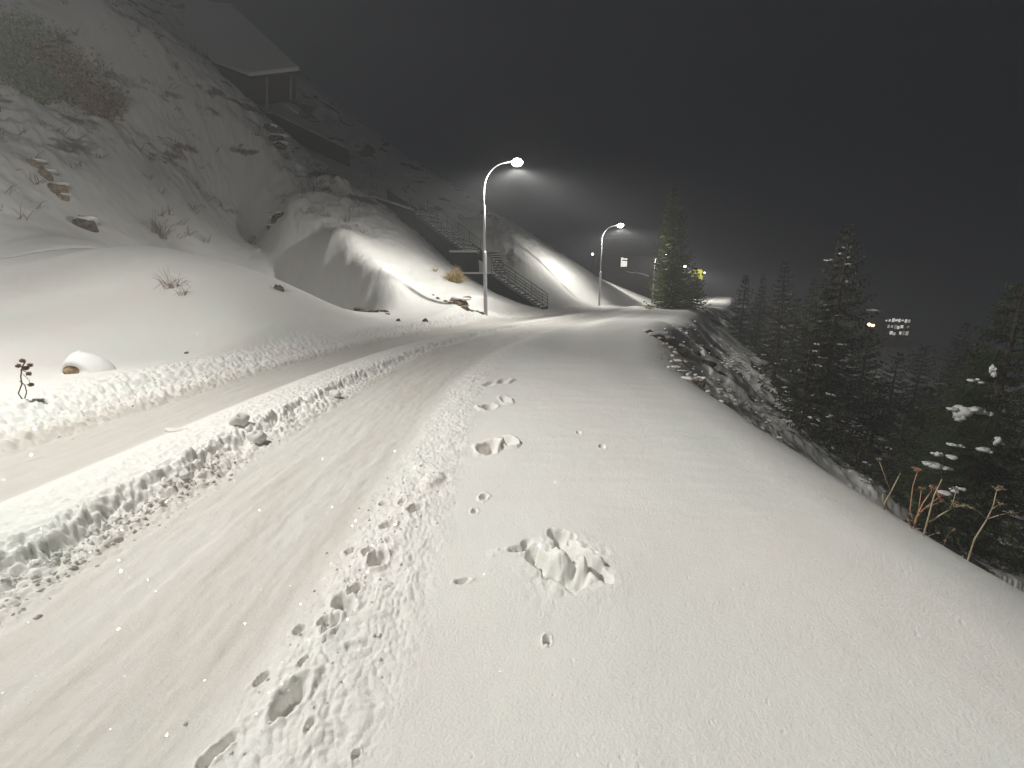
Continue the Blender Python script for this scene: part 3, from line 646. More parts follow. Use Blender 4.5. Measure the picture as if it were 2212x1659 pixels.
clump(2128, 972, 7.6, [(0, 0, 13, 5), (10, 4, 9, 3)], 'bough with a flat snow clump under the small upright one at right', 5)
clump(2030, 1006, 7.7, [(-12, 0, 15, 7), (10, 5, 13, 3), (26, 10, 10, 3)], 'bough with a long snow pad low on the small bushy spruce', 6)
clump(2036, 984, 7.7, [(-16, -4, 7, 5), (-4, -2, 6, 4), (22, 4, 12, 4)], 'bough with a broken snow pad just above the long one', 7)
clump(2066, 962, 7.8, [(-6, 0, 9, 3), (8, 2, 9, 3)], 'bough with a thin snow pad above the broken pad', 8)
clump(2050, 1064, 7.2, [(-12, 0, 12, 4), (8, -6, 8, 4), (26, -10, 7, 3)], 'bough with a dim snow pad behind the dry umbel stalks', 9)

# ---------------------------------------------------------------- stairs up the hill
def stair_flight(root, A, B, wid, n, rail=True, wall_to=None):
    """A bottom, B top (x,y,z); steps with snow, near stringer, railing of four bars"""
    A = Vector(A); B = Vector(B); d = B - A; hd = Vector((d.x, d.y, 0)); L = hd.length; hd.normalize(); sd = Vector((-hd.y, hd.x, 0))
    if sd.y < 0: sd = -sd                       # away from the camera
    st = MB(); sn = MB()
    for i in range(n):
        p0 = A + hd * (L * i / n); p1 = A + hd * (L * (i + 1) / n); zt = A.z + d.z * (i + 1) / n; zb = A.z + d.z * i / n - .22
        a, b_, c, e = p0, p1, p1 + sd * wid, p0 + sd * wid
        st.hexa([(a.x, a.y, zb), (b_.x, b_.y, zb), (c.x, c.y, zb), (e.x, e.y, zb), (a.x, a.y, zt), (b_.x, b_.y, zt), (c.x, c.y, zt), (e.x, e.y, zt)])
        o1 = -sd * .03 - hd * .03; o2 = sd * .0
        q = [p0 + o1, p1 - sd * .03 - hd * .035, p1 + sd * (wid - .02) - hd * .035, p0 + sd * (wid - .02) - hd * .03]
        hh = .09 + .03 * math.sin(i * 2.3)
        sn.hexa([(v.x, v.y, zt + .002) for v in q] + [(v.x + (0.015 if k in (0, 3) else -.015) * hd.x, v.y, zt + hh) for k, v in enumerate(q)])
    st.build('steps', M['conc'], root, False); bevel(sn.build('step_snow', M['snow_cap'], root), .03, 3)
    if wall_to is not None:
        wl = MB(); k = 0
        for off in (-.12,):
            a = A + sd * off; b_ = B + sd * off; a2 = a + sd * .1; b2 = b_ + sd * .1
            wl.hexa([(a.x, a.y, wall_to), (b_.x, b_.y, wall_to), (b2.x, b2.y, wall_to), (a2.x, a2.y, wall_to), (a.x, a.y, A.z - .12), (b_.x, b_.y, B.z - .12), (b2.x, b2.y, B.z - .12), (a2.x, a2.y, A.z - .12)])
        wl.build('side_wall', M['dark_wall'], root, False)
    if rail:
        for off in (-.05, wid + .03):
            rl = MB(); a = A + sd * off; b_ = B + sd * off
            for k, hgt in enumerate((.35, .58, .8, 1.02)):
                rl.tube([(a.x, a.y, a.z + hgt), (b_.x, b_.y, b_.z + hgt)], .022 if k < 3 else .032, 6)
            m = max(2, int(L / 1.1))
            for i in range(m + 1):
                p = a.lerp(b_, i / m); rl.tube([(p.x, p.y, p.z - .1), (p.x, p.y, p.z + 1.02)], .024, 6)
            rl.build('railing', M['rail'], root)
            if off < 0:
                rs = MB(); m = 14
                for i in range(m):
                        p = a.lerp(b_, i / m); q = a.lerp(b_, (i + .9) / m); rs.tube([(p.x, p.y, p.z + 1.065), (q.x, q.y, q.z + 1.065)], .018, 5)
                rs.build('rail_snow', M['snow_cap'], root)
S = empty('staircase', (0, 0, 0), 0, 'snow covered outdoor staircase with metal railings climbing the hill behind the first lamp', 'staircase')
a0 = at(1172, 668, 30.5); a1 = at(1062, 592, 31.5); p1 = at(1012, 590, 31.7); b0 = at(1004, 545, 33.2); b1 = at(888, 456, 37)
stair_flight(S, a0, a1, 1.8, 16, True, wall_to=a0[2] - .6)
ld_ = MB(); ld_.box(p1[0] - .6, a1[0], a1[1] + .02, a1[1] + 2.0, a1[2] - .25, a1[2]); ld_.build('landing', M['conc'], S, False)
ls = MB(); ls.box(p1[0] - .64, a1[0] + .02, a1[1], a1[1] + 1.98, a1[2] + .003, a1[2] + .13); bevel(ls.build('landing_snow', M['snow_cap'], S), .05, 3)
lw = MB(); lw.box(p1[0] - .6, a1[0] - .01, a1[1] - .09, a1[1], a0[2] - .6, a1[2] - .02); lw.build('landing_wall', M['dark_wall'], S, False)
lb = MB(); lb.box(b0[0] - 1.1, b0[0] + .9, b0[1] - .1, b0[1] + 1.9, a1[2] + .2, b0[2] - .02); lb.build('upper_landing', M['dark_wall'], S, False)
lc = MB(); lc.box(b0[0] - 1.15, b0[0] + .95, b0[1] - .14, b0[1] + 1.88, b0[2] - .015, b0[2] + .14); bevel(lc.build('upper_landing_snow', M['snow_cap'], S), .05, 3)
cn = MB(); cn.box(a1[0] + .02, a1[0] + .12, a1[1] + .1, a1[1] + 2.0, a1[2] - .2, a1[2] + 1.0)
# short cross flight seen end on: fanned snowy treads behind the lamp post
cf = MB(); cs_ = MB(); q0 = Vector(at(1082, 588, 33)); q1 = Vector(at(1068, 545, 34.5))
for i in range(9):
    p = q0.lerp(q1, i / 8); cf.box(p.x - .42, p.x + .42, p.y, p.y + .3, p.z - .12, p.z); cs_.box(p.x - .42, p.x + .42, p.y - .03, p.y + .28, p.z + .002, p.z + .08)
cf.build('cross_steps', M['conc'], S, False); bevel(cs_.build('cross_step_snow', M['snow_cap'], S), .02, 2)
stair_flight(S, b0, b1, 1.7, 20, True, wall_to=None)
ub = MB()
for i in range(20):
    p = Vector(b0).lerp(Vector(b1), i / 20); q = Vector(b0).lerp(Vector(b1), (i + 1) / 20)
    ub.hexa([(p.x, p.y - .1, p.z - 2.2), (q.x, q.y - .1, q.z - 2.2), (q.x, q.y - .02, q.z - 2.2), (p.x, p.y - .02, p.z - 2.2), (p.x, p.y - .1, p.z - .15), (q.x, q.y - .1, q.z - .15), (q.x, q.y - .02, q.z - .15), (p.x, p.y - .02, p.z - .15)])
ub.build('upper_side_wall', M['dark_wall'], S, False)

def capped_wall(pts, drop, label, seed, th=.3, snow=.14, name='retaining_wall'):
    r = empty(name, pts[0], 0, label, 'wall', 'snow capped walls on the hill')
    wb = MB(); sb = MB(); O = Vector(pts[0])
    for a, b_ in zip(pts[:-1], pts[1:]):
        a = Vector(a) - O; b_ = Vector(b_) - O; t = Vector((0, th, 0))
        wb.hexa([(a.x, a.y, a.z - drop), (b_.x, b_.y, b_.z - drop), (b_.x, b_.y + th, b_.z - drop), (a.x, a.y + th, a.z - drop), (a.x, a.y, a.z), (b_.x, b_.y, b_.z), (b_.x, b_.y + th, b_.z), (a.x, a.y + th, a.z)])
        m = 16
        for i in range(m):
            p = a.lerp(b_, i / m); q = a.lerp(b_, (i + 1.02) / m); h = snow * (.8 + .4 * random.Random(seed + i).random())
            sb.tube([(p.x, p.y + th / 2, p.z + h * .35), (q.x, q.y + th / 2, q.z + h * .35)], [h * .95, h], 8)
    wb.build('wall_body', M['dark_wall'], r, False); sb.build('snow_cap', M['snow_cap'], r)
capped_wall([at(722, 401, 34.5), at(800, 424, 35.5), at(892, 455, 36.6)], 1.6, 'lower dark retaining wall with a thick snow cap, joining the stair top', 1)
capped_wall([at(835, 408, 40.5), at(930, 470, 38.8), at(1042, 541, 36.6)], .9, 'long thin snow capped wall running down behind the upper stair flight', 80, th=.2, snow=.07)
capped_wall([at(512, 236, 39), at(548, 243, 39.5), at(590, 245, 40), at(750, 322, 42)], 1.4, 'upper dark retaining wall with a thin straight snow cap below the cabin', 40, snow=.08)

# ---------------------------------------------------------------- cabin on the hill (upper left, in the mist)
def cabin():
    c = Vector(at(560, 160, 43))
    r = empty('hillside_cabin', tuple(c), 0, 'cabin with a big snow covered roof high on the hill in the mist', 'building')
    e1 = Vector(at(648, 158, 41)) - c; e0 = Vector(at(540, 170, 40)) - c; t1 = Vector(at(500, 20, 47)) - c; t0 = Vector(at(400, 10, 46)) - c; e00 = Vector(at(400, 118, 42.5)) - c
    def slab(ps, th, name, m, par=r):
        b = MB(); k = len(ps); b.add([(p.x, p.y, p.z) for p in ps] + [(p.x, p.y, p.z + th) for p in ps],
                                   [tuple(range(k))[::-1], tuple(range(k, 2 * k))] + [(i, (i + 1) % k, (i + 1) % k + k, i + k) for i in range(k)])
        return b.build(name, m, par, False)
    rf = slab([e00, e0, e1, t1, t0], .14, 'roof', M['wood'])
    up = Vector((0, 0, .145)); sl = slab([e00 + up, e0 + up, e1 + up, t1 + up, t0 + up], .34, 'roof_snow', M['snow_cap'], rf); bevel(sl, .12, 4)
    post = MB()
    for (px, py, y, bot) in ((577, 168, 40.5, 236), (628, 163, 41.2, 215)):
        a = Vector(at(px, py, y)) - c; b_ = Vector(at(px, bot, y)) - c
        p = MB(); p.tube([tuple(a), tuple(b_)], .09, 8); p.build('porch_post', M['plaster'], r)
    w_ = MB(); p = [Vector(at(q, s_, y)) - c for q, s_, y in ((400, 225, 45), (575, 225, 44), (640, 215, 46.5), (470, 215, 50))]
    tp = [Vector(at(q, s_, y)) - c for q, s_, y in ((400, 110, 45), (575, 150, 44), (640, 148, 46.5), (470, 60, 50))]
    w_.hexa([tuple(v) for v in p] + [tuple(v) for v in tp]); w_.build('wall', M['wood'], r, False)
    d = MB(); d.tube([tuple(Vector(at(615, 225, 41)) - c), tuple(Vector(at(646, 246, 41.5)) - c)], .07, 6); d.build('deck_rail', M['snow_cap'], r)
cabin()

# ---------------------------------------------------------------- far buildings and lights
def house():
    c = Vector(at(1348, 640, 74)); r = empty('dark_house', tuple(c), 0, 'dark timber house beyond the second lamp with one tall lit window', 'building')
    b = MB(); b.box(-3.4, 4.6, 0, 7, -3, 7.2); b.build('wall', M['wood'], r, False)
    f = MB(); x = (Vector(at(1348, 561, 74)) - c); wd, hg = .52, 1.12
    for (x0, x1, z0, z1) in ((-wd - .1, -wd, -hg - .1, hg + .1), (wd, wd + .1, -hg - .1, hg + .1), (-wd, wd, hg, hg + .1), (-wd, wd, -hg - .1, -hg), (-.15, wd, .22, .44), (-.3, wd, -.2, -.02)):
        f.box(x.x + x0, x.x + x1, -.09, -.004, x.z + z0, x.z + z1)
    fr = f.build('window', M['black_plastic'], r, False)
    g = MB(); g.box(x.x - wd, x.x + wd, -.05, -.01, x.z - hg, x.z + hg); g.build('pane', M['window'], fr, False)
    rb = MB(); rb.hexa([(-4.2, -1.2, 6.2), (5.4, -1.2, 6.2), (5.4, 3.5, 9.4), (-4.2, 3.5, 9.4), (-4.2, -1.2, 6.4), (5.4, -1.2, 6.4), (5.4, 3.5, 9.6), (-4.2, 3.5, 9.6)]); rb.build('roof', M['wood'], r, False)
    e = MB(); p = [Vector(at(q, s_, 73.0)) - c for q, s_ in ((1352, 586), (1366, 589), (1374, 588), (1390, 592), (1402, 596))]
    e.tube([tuple(v) for v in p], [.05, .1, .08, .12, .2], 7); e.build('canopy_snow', M['snow_cap'], r)
    k = MB(); p0 = p[0]; p1 = p[-1]; k.hexa([(p0.x - 1, p0.y, p0.z - .3), (p1.x, p1.y, p1.z - .3), (p1.x, p1.y + 1.2, p1.z - .3), (p0.x - 1, p0.y + 1.2, p0.z - .3), (p0.x - 1, p0.y, p0.z - .08), (p1.x, p1.y, p1.z - .15), (p1.x, p1.y + 1.2, p1.z - .1), (p0.x - 1, p0.y + 1.2, p0.z)])
    k.build('canopy', M['wood'], r, False)
house()
def small_lamp(px, py, y, label, r_=.2, m='white_bulb', hgt=3, name='small_lamp', power=0):
    a = Vector(at(px, py, y)); r = empty(name, (a.x, a.y, a.z - hgt), 0, label, 'lamp')
    p = MB(); p.tube([(0, .12, 0), (0, .12, hgt), (0, 0, hgt + .1)], .05, 7); p.build('post', M['black_plastic'], r)
    b = MB(); b.blob((0, 0, hgt), (r_, r_, r_), 1, 12, 8, 0); b.build('bulb', M[m], r)
small_lamp(1280, 549, 80, 'tiny white light left of the second lamp post near the hill crest', .2)
small_lamp(1522, 589, 92, 'tiny white light at the right side of the yellow panel', .14)
small_lamp(1878, 701, 110, 'warm golden light left of the far lit building', .42, 'warm')
small_lamp(1886, 703, 110, 'second warm golden light touching the first, left of the far lit building', .34, 'warm')
def yellow_panel():
    a = Vector(at(1506, 592, 84)); r = empty('yellow_sign', (a.x, a.y, a.z - 4), 0, 'bright yellow lit panel of ragged outline just right of the near spruce', 'sign')
    p = MB(); p.tube([(0, .15, 0), (0, .15, 4)], .09, 8); p.build('post', M['black_plastic'], r)
    s_ = MB(); vs = []; O_ = Vector((a.x, a.y, a.z - 4)); ol = [(1488, 590), (1500, 582), (1515, 582), (1519, 587), (1515, 592), (1520, 600), (1517, 604), (1508, 601), (1497, 597)]
    for yy in (84.0, 84.12):
        for k in ol: vs.append(tuple(Vector(at(k[0], k[1], yy)) - O_))
    n = len(ol); s_.add(vs, [tuple(range(n)), tuple(range(n, 2 * n))[::-1]] + [(k, k + n, (k + 1) % n + n, (k + 1) % n) for k in range(n)])
    s_.build('panel', M['yellow'], r, False)
    q = MB(); q.box(-1.9, -1.2, -.05, .05, 2.0, 2.7); q.build('lower_panel', M['yellow'], r, False)
yellow_panel()
def far_block():
    c = Vector(at(1935, 726, 120)); r = empty('lit_building', tuple(c), .1, 'far lit building with rows of bright balconies in the valley at right', 'building')
    W_, D_ = 6.6, 8; st = 1.75
    b = MB(); b.box(-W_ * .62, W_ * .7, .3, D_, -6, 4.9); b.build('wall', M['plaster'], r, False)
    rg = random.Random(5)
    for fl in range(3):
        z = .0 + fl * st - (.0); s_ = MB(); s_.box(-W_ * (.62 if fl else .35), W_ * .62, -.9, .3, z - .12, z); s_.build('balcony', M['wood'], r, False)
        n = 8
        for k in range(n):
            if rg.random() < .14 or (fl == 0 and k < 2): continue
            x = -W_ * .6 + k * (W_ * 1.2 / n)
            f = MB(); f.box(x, x + W_ * 1.2 / n * .96, .18, .29, z + .05, z + 1.45); fo = f.build('window', M['black_plastic'], r, False)
            g = MB(); g.box(x + .08, x + W_ * 1.2 / n * rg.uniform(.6, .97), .1, .17, z + .12 + rg.uniform(0, .5), z + rg.uniform(1.0, 1.42)); g.build('pane', M[rg.choice(('window_dim', 'window_low', 'window_dim', 'window_faint'))], fo, False)
    rf = MB(); rf.hexa([(-W_ * .7, -1.2, 5.0), (W_ * .8, -1.2, 5.0), (W_ * .62, 4, 6.6), (-W_ * .4, 4, 6.6), (-W_ * .7, -1.2, 5.2), (W_ * .8, -1.2, 5.2), (W_ * .62, 4, 6.9), (-W_ * .4, 4, 6.9)]); rf.build('roof', M['snow_cap'], r, False)
    for (x, z) in ((9.6, 2.5), (-9, 1.2)):
        pass
    return r
far_block()

# ---------------------------------------------------------------- plants
def umbel_plant(px, py, y, spec, label, m='dry_stem', seed=0, name='dry_umbel_plant'):
    """spec: stems as pixel polylines relative to the survey frame, each with a flower head size"""
    x0, y0 = at(px, py, y)[:2]; zb = at(px, py, y)[2]
    r = empty(name, (x0, y0, zb), 0, label, 'plant', 'dry plants at the edge of the drop')
    O = Vector((x0, y0, zb)); rg = random.Random(seed); st = MB()
    for pl, w_, head in spec:
        hd = MB()
        P = [Vector(at(a, b_, y + rg.uniform(-.03, .03))) - O for a, b_ in pl]
        if pl[0] == (px, py): P[0] = Vector((0, 0, -.25))
        n = len(P); st.tube(P, [w_ * (1 - .45 * i / max(1, n - 1)) for i in range(n)], 7)
        if head:
            t = P[-1]; d = (P[-1] - P[-2]).normalized()
            for k in range(9):
                a = rg.uniform(0, 6.28); e = (d + Vector((math.cos(a), math.sin(a), rg.uniform(-.1, .2))) * rg.uniform(.35, 1.0)).normalized() * head * rg.uniform(.6, 1.1)
                hd.tube([t, t + e * .6, t + e], [w_ * .35, w_ * .28, w_ * .2], 5)
                for j in range(5):
                    f_ = Vector((rg.uniform(-1, 1), rg.uniform(-1, 1), rg.uniform(-.4, .9))).normalized() * head * .28
                    hd.tube([t + e, t + e + f_], [w_ * .2, w_ * .32], 4)
            hd.build('seed_head', M[m], r)
    st.build('stem', M[m], r)
YP = 2.75
umbel_plant(1908, 1104, 3.2, [([(1908, 1104), (1912, 1085), (1926, 1060), (1945, 1022)], .007, 0), ([(1924, 1062), (1912, 1030), (1900, 998)], .0035, .035), ([(1910, 1100), (1907, 1072), (1908, 1062)], .004, 0)],
            'leftmost pale dry stalk with a bent umbel', seed=1)
umbel_plant(1975, 1150, 2.95, [([(1975, 1150), (1978, 1120), (1995, 1085), (2013, 1060)], .006, .04), ([(1976, 1140), (1966, 1100), (1972, 1050), (1981, 1022)], .004, .045), ([(1980, 1118), (2000, 1095), (2028, 1075)], .004, .04),
                               ([(1972, 1145), (1958, 1118)], .003, .02), ([(1978, 1130), (1985, 1100), (1990, 1060)], .004, .035), ([(1986, 1105), (2010, 1092), (2030, 1085)], .003, .03)],
            'reddish dry bush of several umbels, second from left', 'rust_stem', 2)
umbel_plant(1990, 1162, 2.8, [([(1990, 1162), (2005, 1120), (2018, 1070), (2035, 1035)], .006, 0), ([(2008, 1128), (2035, 1110), (2060, 1096)], .0055, .045), ([(2052, 1100), (2060, 1080), (2065, 1062)], .003, .035), ([(2060, 1096), (2078, 1092)], .003, .025)],
            'tall straight pale stalk with a side umbel, middle of the dry plants', seed=3)
umbel_plant(2090, 1200, 2.62, [([(2090, 1200), (2105, 1165), (2130, 1125), (2145, 1095)], .0055, 0), ([(2145, 1095), (2150, 1072), (2153, 1060)], .0035, .045), ([(2132, 1122), (2160, 1112), (2182, 1108)], .004, .035), ([(2132, 1122), (2112, 1104), (2098, 1098)], .0025, .03), ([(2143, 1100), (2158, 1090)], .003, .03)],
            'rightmost pale forked stalk with three umbels', seed=4)
umbel_plant(2030, 1180, 2.9, [([(2030, 1180), (2045, 1160), (2053, 1148)], .003, .035), ([(2005, 1158), (2022, 1152)], .003, .02), ([(2012, 1178), (2040, 1170)], .003, .02)],
            'tiny low dry sprig between the tall stalks', seed=5)

def seed_head_plant():
    x, y = gp(50, 864, .2); z = gzf(x, y)
    r = empty('dried_thistle', (x, y, z), 0, 'dried brown thistle with round seed heads standing in the snow at the left edge', 'plant')
    k = 6.2 / F; S_ = MB()
    def P(dx, dy): return Vector(((dx - 50) * k * 1.02, random.Random(int(dx * 7 + dy)).uniform(-.02, .02), (864 - dy) * k))
    for pl, w_ in (([(50, 868), (46, 852), (52, 835), (60, 818), (66, 800), (70, 790)], .007), ([(50, 864), (60, 850), (60, 836), (54, 828)], .006), ([(62, 815), (68, 826), (73, 835)], .003), ([(62, 812), (58, 806)], .005),
                   ([(66, 802), (78, 798)], .005), ([(66, 806), (76, 814)], .005), ([(66, 800), (58, 797)], .005), ([(62, 835), (74, 838)], .003)):
        S_.tube([P(*q) for q in pl], w_, 6)
    S_.build('stem', M['brown_head'], r)
    for (dx, dy, rr_) in ((70, 788, .026), (58, 798, .026), (79, 797, .026), (68, 803, .03), (76, 813, .027), (74, 835, .026)):
        h = MB(); p = P(dx, dy); h.blob(tuple(p), (rr_, rr_, rr_ * .85), dx, 10, 7, .2)
        for j in range(26):
            d = Vector((random.uniform(-1, 1), random.uniform(-1, 1), random.uniform(-1, 1))).normalized(); h.tube([p + d * rr_ * .8, p + d * rr_ * 1.35], [.003, .001], 3)
        h.build('seed_head', M['brown_head'], r)
seed_head_plant()

def tuft(px, py, y, n, L, label, m, seed, name='grass_tuft', spread=.9, w_=.012, cat='plant', side=None):
    x, yy, _ = at(px, py, y); z = gz(x, yy)
    r = empty(name, (x, yy, z), 0, label, cat); rg = random.Random(seed); b = MB()
    for k in range(n):
        a = rg.uniform(0, 6.28); e = rg.uniform(.1, spread); l_ = L * rg.uniform(.5, 1.1); o = Vector((rg.uniform(-.12, .12), rg.uniform(-.12, .12), -.08)) * (L / .6)
        d = Vector((math.cos(a) * e, math.sin(a) * e, 1)).normalized(); g_ = Vector((0, 0, -1)) * e * l_ * .35
        b.tube([o, o + d * l_ * .55, o + d * l_ + g_], [w_, w_ * .8, w_ * .3], 4, False)
    b.build('blades', M[m], r); return r
tuft(982, 594, 26.4, 260, 1.15, 'golden dry grass tuft on top of the lit snow spur', 'straw', 1, w_=.018, spread=1.3)
tuft(938, 574, 27, 14, .6, 'sparse little golden sprig up the spur from the big tuft', 'straw', 2, w_=.014)
tuft(372, 618, 12.6, 46, .75, 'thin reddish twiggy shrub half buried on the near mound', 'twig', 3, 'twiggy_shrub', spread=1.6, w_=.005)
tuft(395, 632, 12.2, 20, .4, 'small sparse twigs right of the reddish shrub', 'twig', 4, 'twiggy_shrub', spread=1.6, w_=.005)
tuft(318, 355, 24, 40, 1.6, 'bare grey shrub on the dim rocky hillside', 'dry_stem', 5, 'twiggy_shrub', spread=.9, w_=.012)
tuft(380, 410, 23.5, 30, 1.2, 'bare grey shrub lower right of the other on the dim hillside', 'dry_stem', 6, 'twiggy_shrub', spread=.9, w_=.012)

def leafy(px, py, y, rad, n, label, seed, mcol):
    x, yy, z = at(px, py, y); z = min(z, gz(x, yy) + rad * .4)
    r = empty('leafy_shrub', (x, yy, z - rad * .5), 0, label, 'shrub', 'shrubs high on the left hillside'); rg = random.Random(seed); lf = MB(); br = MB()
    for k in range(60):
        a = rg.uniform(0, 6.28); e = rg.uniform(.2, 1.2); d = Vector((math.cos(a) * e, math.sin(a) * e, 1)).normalized() * rad * rg.uniform(.7, 1.5)
        mid = d * .5 + Vector((rg.uniform(-.2, .2), rg.uniform(-.2, .2), 0)); br.tube([Vector((0, 0, -.4)), mid, d], [.03, .02, .006], 5, False)
        for j in range(n):
            t = rg.uniform(.3, 1.05); p = mid.lerp(d, (t - .5) * 2) if t > .5 else mid * (t * 2)
            p = p + Vector((rg.gauss(0, .22), rg.gauss(0, .22), rg.gauss(0, .22))); s_ = rg.uniform(.05, .12)
            u = Vector((rg.uniform(-1, 1), rg.uniform(-1, 1), rg.uniform(-1, 1))).normalized() * s_; v = u.orthogonal().normalized() * s_ * .55
            lf.add([p - u, p - v, p + u, p + v], [(0, 1, 2, 3)])
    br.build('branches', M['bark'], r); lf.build('leaves', mcol, r, False)
M['leaf_green'] = noisy(mat('dull_leaf', (.12, .15, .06), .7), (.10, .14, .05), (.2, .22, .09), 2, .1)
M['leaf_tan'] = noisy(mat('tan_leaf', (.25, .17, .1), .7), (.2, .13, .08), (.34, .24, .14), 2, .1)
leafy(20, 60, 25.5, 2.2, 60, 'green tinged leafy shrub in the top left corner', 1, M['leaf_green'])
leafy(120, 70, 26.5, 2.0, 60, 'tan leaved shrub beside the corner shrub at upper left', 2, M['leaf_tan'])
leafy(190, 125, 27, 1.4, 45, 'small tan and green shrub below and right of the corner shrubs', 3, M['leaf_tan'])
leafy(60, 130, 25, 1.3, 45, 'low green shrub above the snowy ledge at upper left', 4, M['leaf_green'])

# ---------------------------------------------------------------- rocks, logs and snow lumps
def craggy(b, c, r, seed, rz=0, n=18, m=12):
    """angular stone: a sphere cut by random planes and roughened"""
    rg = random.Random(seed); pl = []
    for k in range(14):
        d = Vector((rg.gauss(0, 1), rg.gauss(0, 1), rg.gauss(0, 1))).normalized(); pl.append((d, rg.uniform(.62, .9)))
    cz_, sz_ = math.cos(rz), math.sin(rz); vs = []; fs = []
    for j in range(m + 1):
        th = math.pi * j / m
        for k in range(n):
            a = 2 * math.pi * k / n; d = Vector((math.sin(th) * math.cos(a), math.sin(th) * math.sin(a), math.cos(th))); t = 1.05
            for q, h in pl:
                c_ = d.dot(q)
                if c_ > .01: t = min(t, h / c_)
            t *= 1 + .10 * math.sin(7 * d.x + seed) * math.sin(9 * d.y + 2 * seed) + rg.uniform(-.04, .04) * (0 < j < m)
            x, y, z = d.x * t * r[0], d.y * t * r[1], d.z * t * r[2]; vs.append((c[0] + x * cz_ - y * sz_, c[1] + x * sz_ + y * cz_, c[2] + z))
    for j in range(m):
        for k in range(n): fs.append((j * n + k, (j + 1) * n + k, (j + 1) * n + (k + 1) % n, j * n + (k + 1) % n))
    b.add(vs, fs)
def rock(px, py, y, r3, label, seed, m='rock', cap=True, sink=.45, rz=0, name='rock', group=None):
    x, yy, z = at(px, py, y); zt = gzf(x, yy); z = zt
    r = empty(name, (x, yy, z), rz, label, 'rock', group)
    b = MB(); craggy(b, (0, 0, r3[2] * (.5 - sink)), r3, seed); b.build('stone', M[m], r, False)
    if cap:
        c = MB(); c.blob((0, .25 * r3[1], r3[2] * (1.22 - sink)), (r3[0] * .95, r3[1] * .9, r3[2] * .36), seed + 1, 16, 8, .3); c.build('snow_cap', M['snow_cap'], r)
def rock_band(pts, label, seed, m='rock', cap=.5):
    P = [at(*q[:3]) for q in pts]; O = Vector((P[0][0], P[0][1], gzf(P[0][0], P[0][1])))
    r = empty('rock_outcrop', tuple(O), 0, label, 'rock'); b = MB(); c = MB(); rg = random.Random(seed)
    for q, p in zip(pts, P):
        g_ = Vector((p[0], p[1], gzf(p[0], p[1]))) - O; s_ = q[3]
        craggy(b, (g_.x, g_.y, g_.z - s_ * .2), (s_ * rg.uniform(1.1, 1.8), s_ * rg.uniform(.7, 1), s_ * rg.uniform(.6, .95)), seed + int(q[0]), rg.uniform(-.8, .2), 12, 9)
        if rg.random() < cap: c.blob((g_.x + .1 * s_, g_.y + .35 * s_, g_.z + s_ * .42), (s_ * 1.2, s_ * .8, s_ * .26), int(q[0]), 12, 7, .35)
    b.build('stone', M[m], r, False)
    if c.v: c.build('snow_cap', M['snow_cap'], r)
rock(603, 625, 14.0, (.17, .14, .17), 'small dark rock poking out near the right end of the near mound', 1)
rock(158, 362, 20.5, (.7, .45, .42), 'snow capped boulder on the dim left hillside', 2, rz=-.5)
rock_band([(60, 290, 21.3, .35), (80, 303, 21.2, .4), (100, 315, 21.1, .4), (112, 325, 21.0, .28)], 'long pinkish snow capped ledge above the boulder', 3, 'ochre_rock', .9)
rock_band([(765, 588, 21.9, .22), (775, 596, 21.6, .28), (788, 604, 21.2, .3), (800, 615, 20.9, .28), (812, 630, 20.6, .2)], 'long dark rock band in the shadowed hollow left of the spur', 4, 'rock', 0)
rock_band([(826, 645, 20.1, .14), (833, 655, 19.9, .12), (836, 668, 19.6, .1)], 'thin broken line of dark rock below the long rock band', 5, 'rock', 0)
rock(860, 690, 18.2, (.12, .1, .1), 'little dark stone at the foot of the shadowed hollow', 6, 'rock', False, .3)
rock(918, 684, 19.0, (.15, .12, .11), 'little dark stone on the bank in front of the first lamp', 7, 'rock', False, .3)
rock_band([(985, 634, 22.6, .3), (995, 645, 22.3, .34), (1003, 652, 22.1, .22), (1008, 630, 23, .24)], 'brown rock face in the bright snow left of the first lamp', 8, 'ochre_rock', .8)
rock_band([(962, 634, 22.5, .14), (972, 640, 22.3, .12), (945, 636, 22.7, .12), (935, 626, 23, .07)], 'row of small dark stones on the snow ledge of the spur', 10, 'rock', .8)
rock_band([(580, 284, 35, .5), (594, 290, 34.8, .6), (602, 300, 34.4, .5)], 'craggy frosted rock on the upper tip of the spur', 14, 'rock', 1)
rock_band([(575, 408, 29.4, .35), (590, 416, 29.2, .4), (602, 423, 28.9, .36)], 'pair of frosted rocks on the shaded edge of the spur', 31, 'rock', 1)
rock(402, 764, 9.4, (.05, .04, .05), 'tiny snow covered stone on the flat snow', 16, 'rock', True)
rock_band([(1405, 722, 15.5, .2), (1420, 735, 15.2, .28), (1440, 752, 15, .3), (1462, 768, 14.8, .26)], 'snow capped rocks at the brow of the right slope', 17, 'rock', .8)
rock_band([(1500, 790, 15.5, .2), (1525, 810, 15.2, .24), (1550, 832, 15, .2)], 'dark stones strung down the right slope', 18, 'rock', .1)
rock(1502, 828, 10.3, (.25, .2, .16), 'snow topped stone in the twigs at the snow edge', 19, 'rock')
rock(1592, 878, 9.3, (.22, .2, .16), 'pale stone in the brushwood below the snow edge', 20, 'ochre_rock')
